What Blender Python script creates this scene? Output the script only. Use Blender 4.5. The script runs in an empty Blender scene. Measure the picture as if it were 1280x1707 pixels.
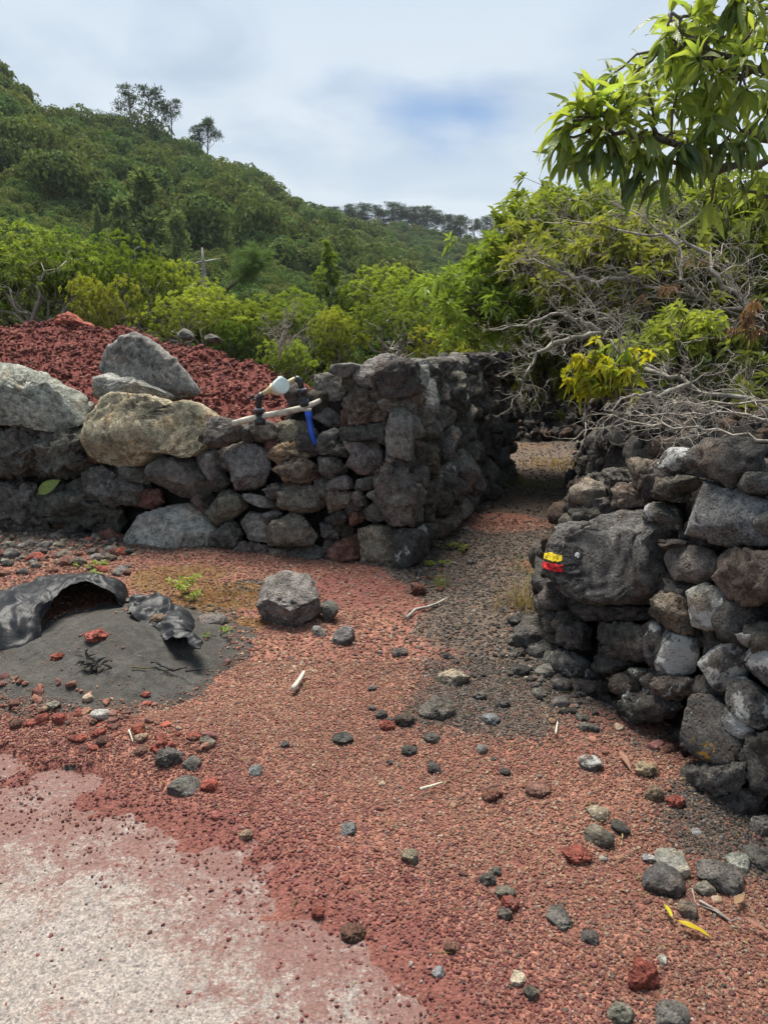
import bpy, math, random
import numpy as np
from mathutils import Vector
from mathutils.bvhtree import BVHTree

# ------------------------------------------------------------------ camera, sky, sun, exposure
S = bpy.context.scene
COL = S.collection
R = math.radians
F, PITCH, EYE = 1282.0, R(12.9), 1.6
cam_data = bpy.data.cameras.new('camera')
cam = bpy.data.objects.new('camera', cam_data)
COL.objects.link(cam)
cam_data.sensor_fit = 'HORIZONTAL'
cam_data.sensor_width = 36.0
cam_data.lens = 36.0 * F / 1280.0
cam_data.clip_start, cam_data.clip_end = 0.05, 3000
cam.location = (0, 0, EYE)
cam.rotation_euler = (R(90) - PITCH, 0, 0)
S.camera = cam

SUN_EL, SUN_AZ = R(66), R(-20)      # azimuth from +Y, negative = from the left
sun_dir = Vector((math.sin(SUN_AZ) * math.cos(SUN_EL), math.cos(SUN_AZ) * math.cos(SUN_EL), math.sin(SUN_EL)))
sd = bpy.data.lights.new('sun', 'SUN')
sd.energy, sd.angle, sd.color = 4.0, R(28), (1, 0.94, 0.85)
so = bpy.data.objects.new('sun', sd)
COL.objects.link(so)
so.rotation_euler = (-sun_dir).to_track_quat('-Z', 'Y').to_euler()

S.view_settings.view_transform = 'Standard'
S.view_settings.look = 'None'
S.view_settings.gamma = 1
S.view_settings.use_curve_mapping = False
S.view_settings.exposure = 1.2


class NT:
    """small helper to write node trees"""
    def __init__(s, tree):
        s.t = tree
        tree.nodes.clear()

    def n(s, kind, props=None, **ins):
        nd = s.t.nodes.new(kind)
        for k, v in (props or {}).items():
            setattr(nd, k, v)
        for k, v in ins.items():
            key = int(k[1:]) if k[0] == 'i' and k[1:].isdigit() else k.replace('_', ' ')
            s.set(nd.inputs[key], v)
        return nd

    def set(s, sock, v):
        if isinstance(v, bpy.types.Node):
            v = v.outputs[0]
        if isinstance(v, bpy.types.NodeSocket):
            s.t.links.new(v, sock)
        else:
            if sock.type == 'RGBA' and len(v) == 3:
                v = (*v, 1)
            sock.default_value = v

    def math(s, op, a, b=None, c=None, clamp=False):
        nd = s.t.nodes.new('ShaderNodeMath')
        nd.operation, nd.use_clamp = op, clamp
        for i, v in enumerate((a, b, c)):
            if v is not None:
                s.set(nd.inputs[i], v)
        return nd.outputs[0]

    def vmath(s, op, a, b=None, out=0):
        nd = s.t.nodes.new('ShaderNodeVectorMath')
        nd.operation = op
        s.set(nd.inputs[0], a)
        if b is not None:
            s.set(nd.inputs['Scale'] if op == 'SCALE' else nd.inputs[1], b)
        return nd.outputs[out]

    def ss(s, v, lo, hi, a=0.0, b=1.0):
        nd = s.t.nodes.new('ShaderNodeMapRange')
        nd.interpolation_type = 'SMOOTHSTEP'
        for i, x in enumerate((v, lo, hi, a, b)):
            s.set(nd.inputs[i], x)
        return nd.outputs[0]

    def mr(s, v, lo, hi, a, b):
        nd = s.t.nodes.new('ShaderNodeMapRange')
        for i, x in enumerate((v, lo, hi, a, b)):
            s.set(nd.inputs[i], x)
        return nd.outputs[0]

    def noise(s, vec, scale, detail=4, rough=0.55, dist=0.0):
        return s.n('ShaderNodeTexNoise', None, Vector=vec, Scale=scale, Detail=detail, Roughness=rough, Distortion=dist).outputs[0]

    def mix(s, fac, a, b, mode='MIX'):
        nd = s.t.nodes.new('ShaderNodeMix')
        nd.data_type, nd.blend_type, nd.clamp_factor = 'RGBA', mode, True
        s.set(nd.inputs[0], fac)
        s.set(nd.inputs[6], a)
        s.set(nd.inputs[7], b)
        return nd.outputs[2]

    def attr(s, name, kind='GEOMETRY', out='Fac'):
        nd = s.t.nodes.new('ShaderNodeAttribute')
        nd.attribute_name, nd.attribute_type = name, kind
        return nd.outputs[out]


def world():
    w = bpy.data.worlds.new('World')
    S.world = w
    w.use_nodes = True
    k = NT(w.node_tree)
    sky = k.n('ShaderNodeTexSky', dict(sky_type='NISHITA', sun_disc=False, sun_elevation=SUN_EL, sun_rotation=SUN_AZ,
                                       altitude=50, air_density=1.0, dust_density=0.6, ozone_density=1.5))
    d = k.n('ShaderNodeTexCoord').outputs['Generated']
    sep = k.n('ShaderNodeSeparateXYZ', None, Vector=d)
    z = k.math('MAXIMUM', sep.outputs[2], 0.0)
    inv = k.math('DIVIDE', 1.0, k.math('ADD', z, 0.22))
    flat = k.vmath('SCALE', d, inv)
    big = k.noise(flat, 0.9, 5, 0.5, 0.3)
    fine = k.noise(flat, 2.6, 6, 0.5, 0.6)
    # cloud body: bright near the horizon, bluer and a little darker higher up
    lum = k.math('ADD', k.math('MULTIPLY', big, 0.65), k.math('MULTIPLY', fine, 0.35))
    t = k.ss(lum, 0.38, 0.60)
    high = k.mix(t, (1.45, 2.05, 2.9), (2.75, 3.25, 3.8))
    low = k.mix(t, (2.9, 3.35, 3.75), (3.85, 4.1, 4.3))
    cloud = k.mix(k.ss(z, 0.08, 0.45), low, high)
    # thin places and gaps
    gap_noise = k.noise(flat, 1.7, 6, 0.5, 0.4)
    thin = k.ss(gap_noise, 0.60, 0.78, 0.0, 0.55)
    px, py = 722, 180
    gd = Vector(ray(px, py)).normalized()
    off = k.vmath('SUBTRACT', d, tuple(gd))
    off = k.vmath('MULTIPLY', off, (1.0, 1.0, 2.6))
    off = k.vmath('ADD', off, k.vmath('SCALE', k.vmath('SUBTRACT', k.n('ShaderNodeTexNoise', None, Vector=flat, Scale=2.4, Detail=6.0).outputs[1], (0.5, 0.5, 0.5)), 0.30))
    gap = k.ss(k.vmath('LENGTH', off, out=1), 0.0, 0.15, 0.95, 0.0)
    clear = k.math('MAXIMUM', thin, gap)
    col = k.mix(clear, cloud, k.mix(1.0, sky, (0.42, 0.46, 0.50), 'MULTIPLY'))
    bg = k.n('ShaderNodeBackground', None, Color=col, Strength=0.1)
    k.n('ShaderNodeOutputWorld', None, Surface=bg)


def ray(px, py):
    x, y = (px - 640) / F, -(py - 853.5) / F
    cp, sp = math.cos(PITCH), math.sin(PITCH)
    return np.array([x, cp + y * sp, -sp + y * cp])


def at(px, py, Y):
    d = ray(px, py)
    return np.array([0, 0, EYE]) + d * (Y / d[1])


def G(px, py, z=0.0):
    d = ray(px, py)
    return np.array([0, 0, EYE]) + d * ((z - EYE) / d[2])


world()

# ------------------------------------------------------------------ noise
rs = np.random.RandomState(5)
_PERM = np.tile(rs.permutation(256), 3)
_GRAD = rs.normal(size=(256, 3))
_GRAD /= np.linalg.norm(_GRAD, axis=1)[:, None]


def noise3(P):
    P = np.asarray(P, float)
    I = np.floor(P).astype(int)
    f = P - I
    w = f * f * f * (f * (f * 6 - 15) + 10)
    I &= 255
    out = 0
    for dx in (0, 1):
        for dy in (0, 1):
            for dz in (0, 1):
                h = _PERM[_PERM[_PERM[(I[:, 0] + dx) & 255] + ((I[:, 1] + dy) & 255)] + ((I[:, 2] + dz) & 255)]
                g = _GRAD[h]
                dot = g[:, 0] * (f[:, 0] - dx) + g[:, 1] * (f[:, 1] - dy) + g[:, 2] * (f[:, 2] - dz)
                wt = (w[:, 0] if dx else 1 - w[:, 0]) * (w[:, 1] if dy else 1 - w[:, 1]) * (w[:, 2] if dz else 1 - w[:, 2])
                out = out + dot * wt
    return out * 1.6


def fbm(P, octs=4, gain=0.5):
    P = np.asarray(P, float)
    a, s, out = 1.0, 1.0, 0
    for o in range(octs):
        out = out + a * noise3(P * s + 17.3 * o)
        a *= gain
        s *= 2.03
    return out


def sstep(x, a, b):
    t = np.clip((x - a) / (b - a), 0, 1)
    return t * t * (3 - 2 * t)


def unit(v):
    v = np.asarray(v, float)
    return v / np.maximum(np.linalg.norm(v, axis=-1, keepdims=True), 1e-9)


# ------------------------------------------------------------------ mesh and object helpers
def mesh(name, V, Fs, mats=None, smooth=True, attrs=None, midx=None):
    """Fs: (n,k) array or list of such arrays"""
    me = bpy.data.meshes.new(name)
    V = np.asarray(V, np.float32)
    Fl = [np.asarray(f, np.int32) for f in (Fs if isinstance(Fs, list) else [Fs]) if len(f)]
    me.vertices.add(len(V))
    me.vertices.foreach_set('co', V.ravel())
    nl = sum(f.size for f in Fl)
    nf = sum(len(f) for f in Fl)
    me.loops.add(nl)
    me.polygons.add(nf)
    if nf:
        me.loops.foreach_set('vertex_index', np.concatenate([f.ravel() for f in Fl]))
        tot = np.concatenate([np.full(len(f), f.shape[1], np.int32) for f in Fl])
        st = np.concatenate([[0], np.cumsum(tot)[:-1]]).astype(np.int32)
        me.polygons.foreach_set('loop_start', st)
        me.polygons.foreach_set('loop_total', tot)
        me.polygons.foreach_set('use_smooth', np.full(nf, smooth, bool))
        if midx is not None:
            me.polygons.foreach_set('material_index', np.asarray(midx, np.int32))
    for k, v in (attrs or {}).items():
        v = np.asarray(v, np.float32)
        if v.ndim == 1:
            me.attributes.new(k, 'FLOAT', 'POINT').data.foreach_set('value', v)
        else:
            me.attributes.new(k, 'FLOAT_VECTOR', 'POINT').data.foreach_set('vector', v.ravel())
    me.update(calc_edges=True)
    for m in (mats if isinstance(mats, (list, tuple)) else [mats] if mats else []):
        me.materials.append(m)
    return me


def obj(name, me, parent=None, loc=(0, 0, 0), rot=(0, 0, 0), color=None, **props):
    o = bpy.data.objects.new(name, me)
    COL.objects.link(o)
    o.location, o.rotation_euler = loc, rot
    if parent is not None:
        o.parent = parent
    if color is not None:
        o.color = (*color, 1)
    for k, v in props.items():
        o[k] = v
    return o


def thing(name, label, category, loc=(0, 0, 0), me=None, group=None, **kw):
    o = obj(name, me, None, loc, **kw)
    o['label'], o['category'], o['kind'] = label, category, 'thing'
    if group:
        o['group'] = group
    return o


def copy_tree(o, parent=None):
    c = o.copy()
    COL.objects.link(c)
    if parent is not None:
        c.parent = parent
    for ch in list(o.children):
        copy_tree(ch, c)
    return c


_ICO = {}


def ico(level):
    if level not in _ICO:
        import bmesh
        bm = bmesh.new()
        bmesh.ops.create_icosphere(bm, subdivisions=level, radius=1.0)
        V = np.array([v.co[:] for v in bm.verts])
        Fc = np.array([[v.index for v in f.verts] for f in bm.faces])
        bm.free()
        _ICO[level] = (unit(V), Fc)
    return _ICO[level]


# ------------------------------------------------------------------ materials
def material(name):
    m = bpy.data.materials.new(name)
    m.use_nodes = True
    return m, NT(m.node_tree)


def finish(k, col, rough=0.9, height=None, dist=0.01, strength=1.0, spec=0.3, **extra):
    p = k.n('ShaderNodeBsdfPrincipled')
    k.set(p.inputs['Base Color'], col)
    k.set(p.inputs['Roughness'], rough)
    k.set(p.inputs['Specular IOR Level'], spec)
    for a, v in extra.items():
        k.set(p.inputs[a.replace('_', ' ')], v)
    if height is not None:
        b = k.n('ShaderNodeBump', None, Height=height, Distance=dist, Strength=strength)
        k.set(p.inputs['Normal'], b)
    k.n('ShaderNodeOutputMaterial', None, Surface=p)
    return p


def rock_material(name, pits=1.0, grain=1.0):
    m, k = material(name)
    info = k.n('ShaderNodeObjectInfo')
    co = k.n('ShaderNodeTexCoord').outputs['Object']
    v = k.vmath('ADD', co, k.vmath('SCALE', k.n('ShaderNodeCombineXYZ', None, X=info.outputs['Random'], Y=info.outputs['Random'], Z=info.outputs['Random']).outputs[0], 37.0))
    big = k.noise(v, 5.0, 8, 0.62)
    mid = k.noise(v, 21.0, 8, 0.7)
    fine = k.noise(v, 120.0, 4, 0.7)
    base = info.outputs['Color']
    gain = k.math('MULTIPLY', k.mr(big, 0.3, 0.7, 0.55, 1.5), k.mr(mid, 0.32, 0.68, 0.40, 1.65))
    gain = k.math('MULTIPLY', gain, k.mr(fine, 0.32, 0.68, 0.55, 1.45))
    col = k.vmath('SCALE', base, gain)
    brown = k.ss(k.noise(k.vmath('ADD', v, (3, 9, 1)), 6.0, 6, 0.6), 0.52, 0.7, 0, 0.55)
    col = k.mix(brown, col, k.mix(1.0, col, (1.35, 1.02, 0.78), 'MULTIPLY'))
    # pale crustose bloom and dusting
    bloom = k.ss(k.noise(k.vmath('ADD', v, (7, 2, 5)), 15.0, 12, 0.78), 0.56, 0.70, 0, 0.5)
    col = k.mix(bloom, col, (0.36, 0.36, 0.34))
    lich = k.attr('lichen', 'OBJECT')
    ln = k.noise(k.vmath('ADD', v, (1, 4, 8)), 7.0, 12, 0.68, 0.3)
    thr = k.math('SUBTRACT', 0.65, k.math('MULTIPLY', lich, 0.34))
    lf = k.ss(ln, thr, k.math('ADD', thr, 0.05), 0, 0.92)
    lf = k.math('MULTIPLY', lf, k.math('GREATER_THAN', lich, 0.01))
    col = k.mix(lf, col, k.mix(k.noise(v, 60.0, 4), (0.5, 0.51, 0.48), (0.78, 0.78, 0.74)))
    ora = k.attr('orange', 'OBJECT')
    on = k.noise(k.vmath('ADD', v, (11, 3, 2)), 9.0, 10, 0.7, 0.4)
    of = k.math('MULTIPLY', k.ss(on, 0.6, 0.66, 0, 0.9), ora)
    col = k.mix(of, col, (0.5, 0.27, 0.03))
    vor = k.n('ShaderNodeTexVoronoi', dict(feature='F1'), Vector=v, Scale=55.0, Randomness=1.0).outputs[0]
    pit = k.ss(vor, 0.12, 0.42)
    pn = k.ss(k.noise(v, 8.0, 3), 0.42, 0.62)
    pit = k.mix(pn, (1, 1, 1), pit)
    h = k.math('ADD', k.math('MULTIPLY', k.noise(v, 24.0, 10, 0.72), 2.0 * grain), k.math('MULTIPLY', pit, 0.55 * pits))
    h = k.math('ADD', h, k.math('MULTIPLY', lf, 0.12))
    finish(k, col, 0.9, h, 0.026, 1.0, 0.15)
    return m


M_ROCK = rock_material('weathered_basalt', 1.7, 1.25)
M_CLINKER = rock_material('clinkery_lava', 1.7, 1.5)


def pebble_material():
    m, k = material('scattered_gravel')
    t = k.attr('tint', 'INSTANCER', 'Vector')
    co = k.n('ShaderNodeTexCoord').outputs['Object']
    rnd = k.n('ShaderNodeObjectInfo').outputs['Random']
    v = k.vmath('ADD', co, k.vmath('SCALE', k.n('ShaderNodeCombineXYZ', None, X=rnd, Y=rnd, Z=rnd).outputs[0], 23.0))
    n = k.noise(v, 1.6, 6, 0.7)
    col = k.vmath('SCALE', t, k.mr(n, 0.3, 0.7, 0.65, 1.4))
    finish(k, col, 0.92, k.noise(v, 3.0, 6, 0.7), 0.25, 0.7, 0.2)
    return m


M_PEBBLE = pebble_material()


def ground_material():
    m, k = material('cinder_ground')
    co = k.n('ShaderNodeTexCoord').outputs['Object']
    dark, moss, fineness = k.attr('dark'), k.attr('moss'), k.attr('fines')
    n1 = k.noise(co, 3.0, 6, 0.6)
    n2 = k.noise(co, 60.0, 6, 0.75)
    n3 = k.noise(co, 260.0, 3, 0.7)
    red = k.mix(n1, (0.21, 0.090, 0.065), (0.30, 0.145, 0.102))
    red = k.mix(k.ss(fineness, 0.0, 1.0, 0.0, 0.9), red, (0.165, 0.062, 0.052))
    dirt = k.mix(k.noise(co, 6.0, 6, 0.7), (0.065, 0.050, 0.041), (0.165, 0.122, 0.092))
    f = k.ss(k.math('ADD', dark, k.math('MULTIPLY', k.math('SUBTRACT', k.noise(co, 7.0, 8, 0.7), 0.5), 0.9)), 0.35, 0.65)
    col = k.mix(f, red, dirt)
    mo = k.mix(k.noise(co, 22.0, 5, 0.7), (0.085, 0.075, 0.035), (0.24, 0.115, 0.050))
    mf = k.ss(k.math('ADD', moss, k.math('MULTIPLY', k.math('SUBTRACT', k.noise(co, 12.0, 8, 0.7), 0.5), 1.1)), 0.35, 0.6)
    col = k.mix(mf, col, mo)
    vor = k.n('ShaderNodeTexVoronoi', dict(feature='F1'), Vector=co, Scale=95.0)
    cell = k.n('ShaderNodeHueSaturation', None, Color=col, Value=k.mr(k.n('ShaderNodeSeparateColor', None, Color=vor.outputs[1]).outputs[0], 0, 1, 0.6, 1.45))
    col = k.mix(k.math('SUBTRACT', 1.0, k.math('MULTIPLY', fineness, 0.7)), col, cell)
    col = k.vmath('SCALE', col, k.mr(n2, 0.3, 0.7, 0.65, 1.35))
    h = k.math('ADD', k.math('MULTIPLY', k.math('SUBTRACT', 1.0, vor.outputs[0]), 0.8), k.math('MULTIPLY', n2, 0.9))
    h = k.math('ADD', h, k.math('MULTIPLY', n3, 0.4))
    finish(k, col, 0.95, h, 0.012, 0.9, 0.15)
    return m


def concrete_material():
    m, k = material('worn_concrete')
    co = k.n('ShaderNodeTexCoord').outputs['Object']
    dust = k.attr('dust')
    base = k.mix(k.noise(co, 9.0, 8, 0.7), (0.165, 0.142, 0.126), (0.375, 0.330, 0.292))
    base = k.vmath('SCALE', base, k.mr(k.noise(co, 110.0, 6, 0.85), 0.36, 0.64, 0.40, 1.42))
    base = k.vmath('SCALE', base, k.ss(k.noise(co, 38.0, 8, 0.8, 0.6), 0.33, 0.56, 0.55, 1.12))
    vor = k.n('ShaderNodeTexVoronoi', dict(feature='F1'), Vector=k.vmath('ADD', co, k.vmath('SCALE', k.n('ShaderNodeTexNoise', None, Vector=co, Scale=60.0).outputs[1], 0.012)), Scale=85.0)
    cellr = k.n('ShaderNodeSeparateColor', None, Color=vor.outputs[1])
    peb = k.math('MULTIPLY', k.ss(vor.outputs[0], 0.42, 0.30), k.math('GREATER_THAN', cellr.outputs[0], 0.50))
    col = k.mix(k.math('MULTIPLY', peb, 0.85), base, k.mix(cellr.outputs[1], (0.07, 0.07, 0.075), (0.25, 0.22, 0.21)))
    vs = k.n('ShaderNodeTexVoronoi', dict(feature='F1'), Vector=co, Scale=210.0)
    c2 = k.n('ShaderNodeSeparateColor', None, Color=vs.outputs[1])
    col = k.mix(k.math('MULTIPLY', k.ss(vs.outputs[0], 0.5, 0.3), k.math('GREATER_THAN', c2.outputs[0], 0.70)), col, (0.17, 0.15, 0.145))
    dn = k.math('ADD', k.math('MULTIPLY', k.noise(co, 5.5, 12, 0.78, 0.5), 0.60), k.math('MULTIPLY', k.noise(co, 60.0, 8, 0.85), 0.62))
    df = k.ss(k.math('ADD', dn, k.math('MULTIPLY', dust, 0.17)), 0.63, 0.75, 0, 0.9)
    dcol = k.vmath('SCALE', k.mix(k.noise(co, 40.0, 6, 0.7), (0.098, 0.045, 0.038), (0.200, 0.105, 0.088)), k.mr(k.noise(co, 85.0, 7, 0.85), 0.36, 0.64, 0.45, 1.5))
    col = k.mix(df, col, dcol)
    h = k.math('ADD', k.math('MULTIPLY', k.noise(co, 90.0, 8, 0.7), 0.9), k.math('MULTIPLY', peb, 0.25))
    finish(k, col, 0.92, h, 0.006, 0.9, 0.2)
    return m


def soil_material(name, a, b, c, scale=8.0, bump=0.03, pale=0.0):
    m, k = material(name)
    co = k.n('ShaderNodeTexCoord').outputs['Object']
    n = k.noise(co, scale, 9, 0.7)
    n2 = k.noise(co, scale * 8, 6, 0.75)
    col = k.mix(k.ss(n, 0.3, 0.7), a, b)
    col = k.mix(k.ss(k.noise(co, scale * 0.35, 5), 0.48, 0.65), col, c)
    col = k.vmath('SCALE', col, k.mr(n2, 0.3, 0.7, 0.6, 1.4))
    if pale:
        sp = k.ss(k.noise(co, 330.0, 2, 0.6), 0.68, 0.74, 0, pale)
        col = k.mix(sp, col, (0.45, 0.43, 0.40))
    finish(k, col, 0.95, k.math('ADD', n, k.math('MULTIPLY', n2, 0.6)), bump, 1.0, 0.15)
    return m


def plain(name, col, rough=0.5, spec=0.4, var=0.25, scale=30.0, bump=0.002, metal=0.0):
    m, k = material(name)
    co = k.n('ShaderNodeTexCoord').outputs['Object']
    n = k.noise(co, scale, 7, 0.7)
    c = k.vmath('SCALE', col, k.mr(n, 0.3, 0.7, 1 - var, 1 + var))
    finish(k, c, k.mr(n, 0.3, 0.7, max(rough - 0.12, 0.02), min(rough + 0.12, 1)), n, bump, 0.6, spec, Metallic=metal)
    return m


def leaf_material(name, dark, light, hue=0.03, trans=0.35, rough=0.45, vein=False, val=0.25, spec=0.35):
    m, k = material(name)
    tone = k.attr('tone')
    info = k.n('ShaderNodeObjectInfo')
    t = tone
    if vein:
        t = k.math('ADD', tone, k.mr(info.outputs['Random'], 0, 1, -0.12, 0.12))
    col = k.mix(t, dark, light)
    col = k.mix(1.0, col, info.outputs['Color'], 'MULTIPLY')
    hs = k.n('ShaderNodeHueSaturation', None, Color=col, Hue=k.mr(info.outputs['Random'], 0, 1, 0.5 - hue, 0.5 + hue),
             Value=k.mr(k.noise(k.vmath('SCALE', k.n('ShaderNodeCombineXYZ', None, X=info.outputs['Random']).outputs[0], 91.0), 5.0), 0.3, 0.7, 1 - val, 1 + val))
    col = hs.outputs[0]
    h = None
    if vein:
        a = k.attr('across')
        rib = k.ss(k.math('ABSOLUTE', a), 0.10, 0.03)
        col = k.mix(k.math('MULTIPLY', rib, 0.6), col, (0.30, 0.36, 0.13))
        co = k.n('ShaderNodeTexCoord').outputs['Object']
        al = k.attr('along')
        sidev = k.math('SINE', k.math('ADD', k.math('MULTIPLY', al, 62.0), k.math('MULTIPLY', k.math('ABSOLUTE', a), -9.0)))
        col = k.vmath('SCALE', col, k.mr(k.noise(co, 40.0, 5, 0.7), 0.3, 0.7, 0.78, 1.22))
        h = k.math('ADD', k.math('MULTIPLY', sidev, 0.25), k.noise(co, 50.0, 4))
    p = k.n('ShaderNodeBsdfPrincipled')
    k.set(p.inputs['Base Color'], col)
    k.set(p.inputs['Roughness'], rough)
    k.set(p.inputs['Specular IOR Level'], spec)
    if h is not None:
        k.set(p.inputs['Normal'], k.n('ShaderNodeBump', None, Height=h, Distance=0.003, Strength=0.6))
    tr = k.n('ShaderNodeBsdfTranslucent', None, Color=k.mix(1.0, col, (1.35, 1.35, 0.65), 'MULTIPLY'))
    mx = k.n('ShaderNodeMixShader', None, Fac=trans, i1=p, i2=tr)
    k.n('ShaderNodeOutputMaterial', None, Surface=mx)
    return m


def bark_material(name, a, b, scale=25.0):
    m, k = material(name)
    co = k.n('ShaderNodeTexCoord').outputs['Object']
    n = k.noise(co, scale, 8, 0.7)
    n2 = k.noise(co, scale * 0.35, 5, 0.6)
    col = k.mix(k.ss(n, 0.35, 0.65), a, b)
    col = k.mix(k.ss(n2, 0.5, 0.7, 0, 0.6), col, tuple(x * 0.45 for x in a))
    finish(k, col, 0.9, n, 0.008, 0.9, 0.2)
    return m


M_GROUND = ground_material()
M_CONCRETE = concrete_material()
M_CINDER = soil_material('red_cinder', (0.16, 0.048, 0.040), (0.33, 0.115, 0.090), (0.24, 0.073, 0.060), 9.0, 0.05)
M_SAND = soil_material('black_sand', (0.036, 0.034, 0.031), (0.074, 0.070, 0.063), (0.054, 0.049, 0.043), 16.0, 0.006, 0.9)
M_LAVA = soil_material('lava_rubble_ground', (0.018, 0.017, 0.017), (0.06, 0.055, 0.05), (0.035, 0.03, 0.027), 5.0, 0.08)
M_FOREST_FLOOR = soil_material('forest_floor', (0.012, 0.02, 0.008), (0.04, 0.055, 0.015), (0.02, 0.03, 0.01), 0.5, 0.3)
M_LEAF_BIG = leaf_material('large_leaf', (0.055, 0.100, 0.050), (0.30, 0.38, 0.085), 0.02, 0.48, 0.38, True, 0.28)
M_LEAF_TREE = leaf_material('tree_leaf', (0.045, 0.068, 0.022), (0.330, 0.360, 0.070), 0.02, 0.34, 0.5, False, 0.24)
M_LEAF_FOREST = leaf_material('forest_leaf', (0.046, 0.074, 0.028), (0.180, 0.230, 0.072), 0.035, 0.2, 0.8, False, 0.42, 0.05)
M_NEEDLE = leaf_material('pine_needle', (0.028, 0.045, 0.022), (0.070, 0.100, 0.045), 0.02, 0.2, 0.8, False, 0.2, 0.05)
M_NEEDLE_YOUNG = leaf_material('young_pine_needle', (0.075, 0.115, 0.06), (0.19, 0.26, 0.12), 0.02, 0.3, 0.8, False, 0.2, 0.05)
M_DEAD_LEAF = leaf_material('dead_leaf', (0.13, 0.07, 0.045), (0.32, 0.19, 0.12), 0.02, 0.3, 0.7, False, 0.2)
M_YELLOW_LEAF = leaf_material('yellowing_leaf', (0.15, 0.22, 0.03), (0.62, 0.50, 0.02), 0.02, 0.4, 0.5, False, 0.2)
M_GRASS = leaf_material('grass_blade', (0.06, 0.10, 0.02), (0.24, 0.30, 0.06), 0.02, 0.35, 0.6, False, 0.2)
M_STRAW = leaf_material('dry_grass_blade', (0.14, 0.11, 0.045), (0.34, 0.29, 0.13), 0.02, 0.3, 0.7, False, 0.2)
M_BARK_DARK = bark_material('dark_bark', (0.09, 0.07, 0.055), (0.16, 0.13, 0.105))
M_BARK_PALE = bark_material('pale_bark', (0.22, 0.19, 0.16), (0.40, 0.37, 0.33))
M_BARK_GREY = bark_material('grey_dead_bark', (0.18, 0.155, 0.125), (0.42, 0.38, 0.32))
M_BARK_SHRUB = bark_material('lichened_bark', (0.13, 0.115, 0.095), (0.36, 0.335, 0.28), 16.0)
M_WOOD = bark_material('bleached_wood', (0.42, 0.38, 0.30), (0.60, 0.56, 0.47), 40.0)
def plastic_material():
    m, k = material('black_polyethylene')
    co = k.n('ShaderNodeTexCoord').outputs['Object']
    dust = k.ss(k.math('ADD', k.math('MULTIPLY', k.noise(co, 6.0, 6, 0.7), 0.7), k.math('MULTIPLY', k.noise(co, 70.0, 5, 0.8), 0.4)), 0.54, 0.76, 0, 0.30)
    col = k.mix(dust, (0.011, 0.012, 0.014), (0.10, 0.092, 0.085))
    rdg = k.math('ABSOLUTE', k.math('SUBTRACT', k.noise(co, 9.0, 5, 0.6), 0.5))
    rdg2 = k.math('ABSOLUTE', k.math('SUBTRACT', k.noise(co, 26.0, 4, 0.6), 0.5))
    finish(k, col, k.math('ADD', 0.48, k.math('MULTIPLY', dust, 0.4)), k.math('ADD', k.math('MULTIPLY', rdg, 1.2), k.math('MULTIPLY', rdg2, 0.25)), 0.014, 0.7, 0.22)
    return m


M_BLACK_PLASTIC = plastic_material()
M_FITTING = plain('black_pipe_fitting', (0.018, 0.02, 0.024), 0.42, 0.5, 0.3, 60.0)
M_FITTING_GREY = plain('grey_fitting_ring', (0.20, 0.22, 0.23), 0.5, 0.4, 0.2, 60.0)
M_BRASS = plain('dull_brass', (0.50, 0.40, 0.22), 0.45, 0.5, 0.25, 50.0)
M_METER_LID = plain('pale_meter_lid', (0.62, 0.72, 0.66), 0.4, 0.5, 0.08, 30.0)
M_METER_CASE = plain('cream_meter_case', (0.55, 0.55, 0.44), 0.45, 0.4, 0.12, 30.0)
M_BLUE = plain('blue_pipe', (0.012, 0.085, 0.48), 0.4, 0.5, 0.12, 40.0)


def paint_material(name, col):
    m, k = material(name)
    co = k.n('ShaderNodeTexCoord').outputs['Object']
    n = k.noise(co, 90.0, 6, 0.75)
    c = k.mix(k.ss(n, 0.35, 0.50), (0.03, 0.028, 0.026), col)
    finish(k, c, 0.7, k.noise(co, 70.0, 6, 0.7), 0.006, 1.0, 0.3)
    return m


M_PAINT_YELLOW = paint_material('yellow_trail_paint', (0.74, 0.55, 0.01))
M_PAINT_RED = paint_material('red_trail_paint', (0.56, 0.015, 0.018))
M_PAINT_WHITE = paint_material('white_trail_paint', (0.8, 0.8, 0.8))
M_PAINT_BLACK = paint_material('black_ground_paint', (0.022, 0.021, 0.021))

# ------------------------------------------------------------------ stones
def poly_radius(poly, th):
    """star radius of a polygon about the origin along the angles th"""
    c, s = np.cos(th), np.sin(th)
    out = np.zeros(len(th))
    n = len(poly)
    for i in range(n):
        a, b = poly[i], poly[(i + 1) % n]
        e = b - a
        den = c * e[1] - s * e[0]
        den = np.where(np.abs(den) < 1e-12, 1e-12, den)
        t = (a[0] * e[1] - a[1] * e[0]) / den
        q = (a[0] * s - a[1] * c) / den
        ok = (t > 0) & (q >= -1e-6) & (q <= 1 + 1e-6)
        out = np.where(ok & (t > out), t, out)
    return np.maximum(out, 1e-3)


def centroid(p):
    p = np.asarray(p, float)
    x, y = p[:, 0], p[:, 1]
    x2, y2 = np.roll(x, -1), np.roll(y, -1)
    cr = x * y2 - x2 * y
    A = cr.sum() / 2
    return np.array([((x + x2) * cr).sum(), ((y + y2) * cr).sum()]) / (6 * A), abs(A)


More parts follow.
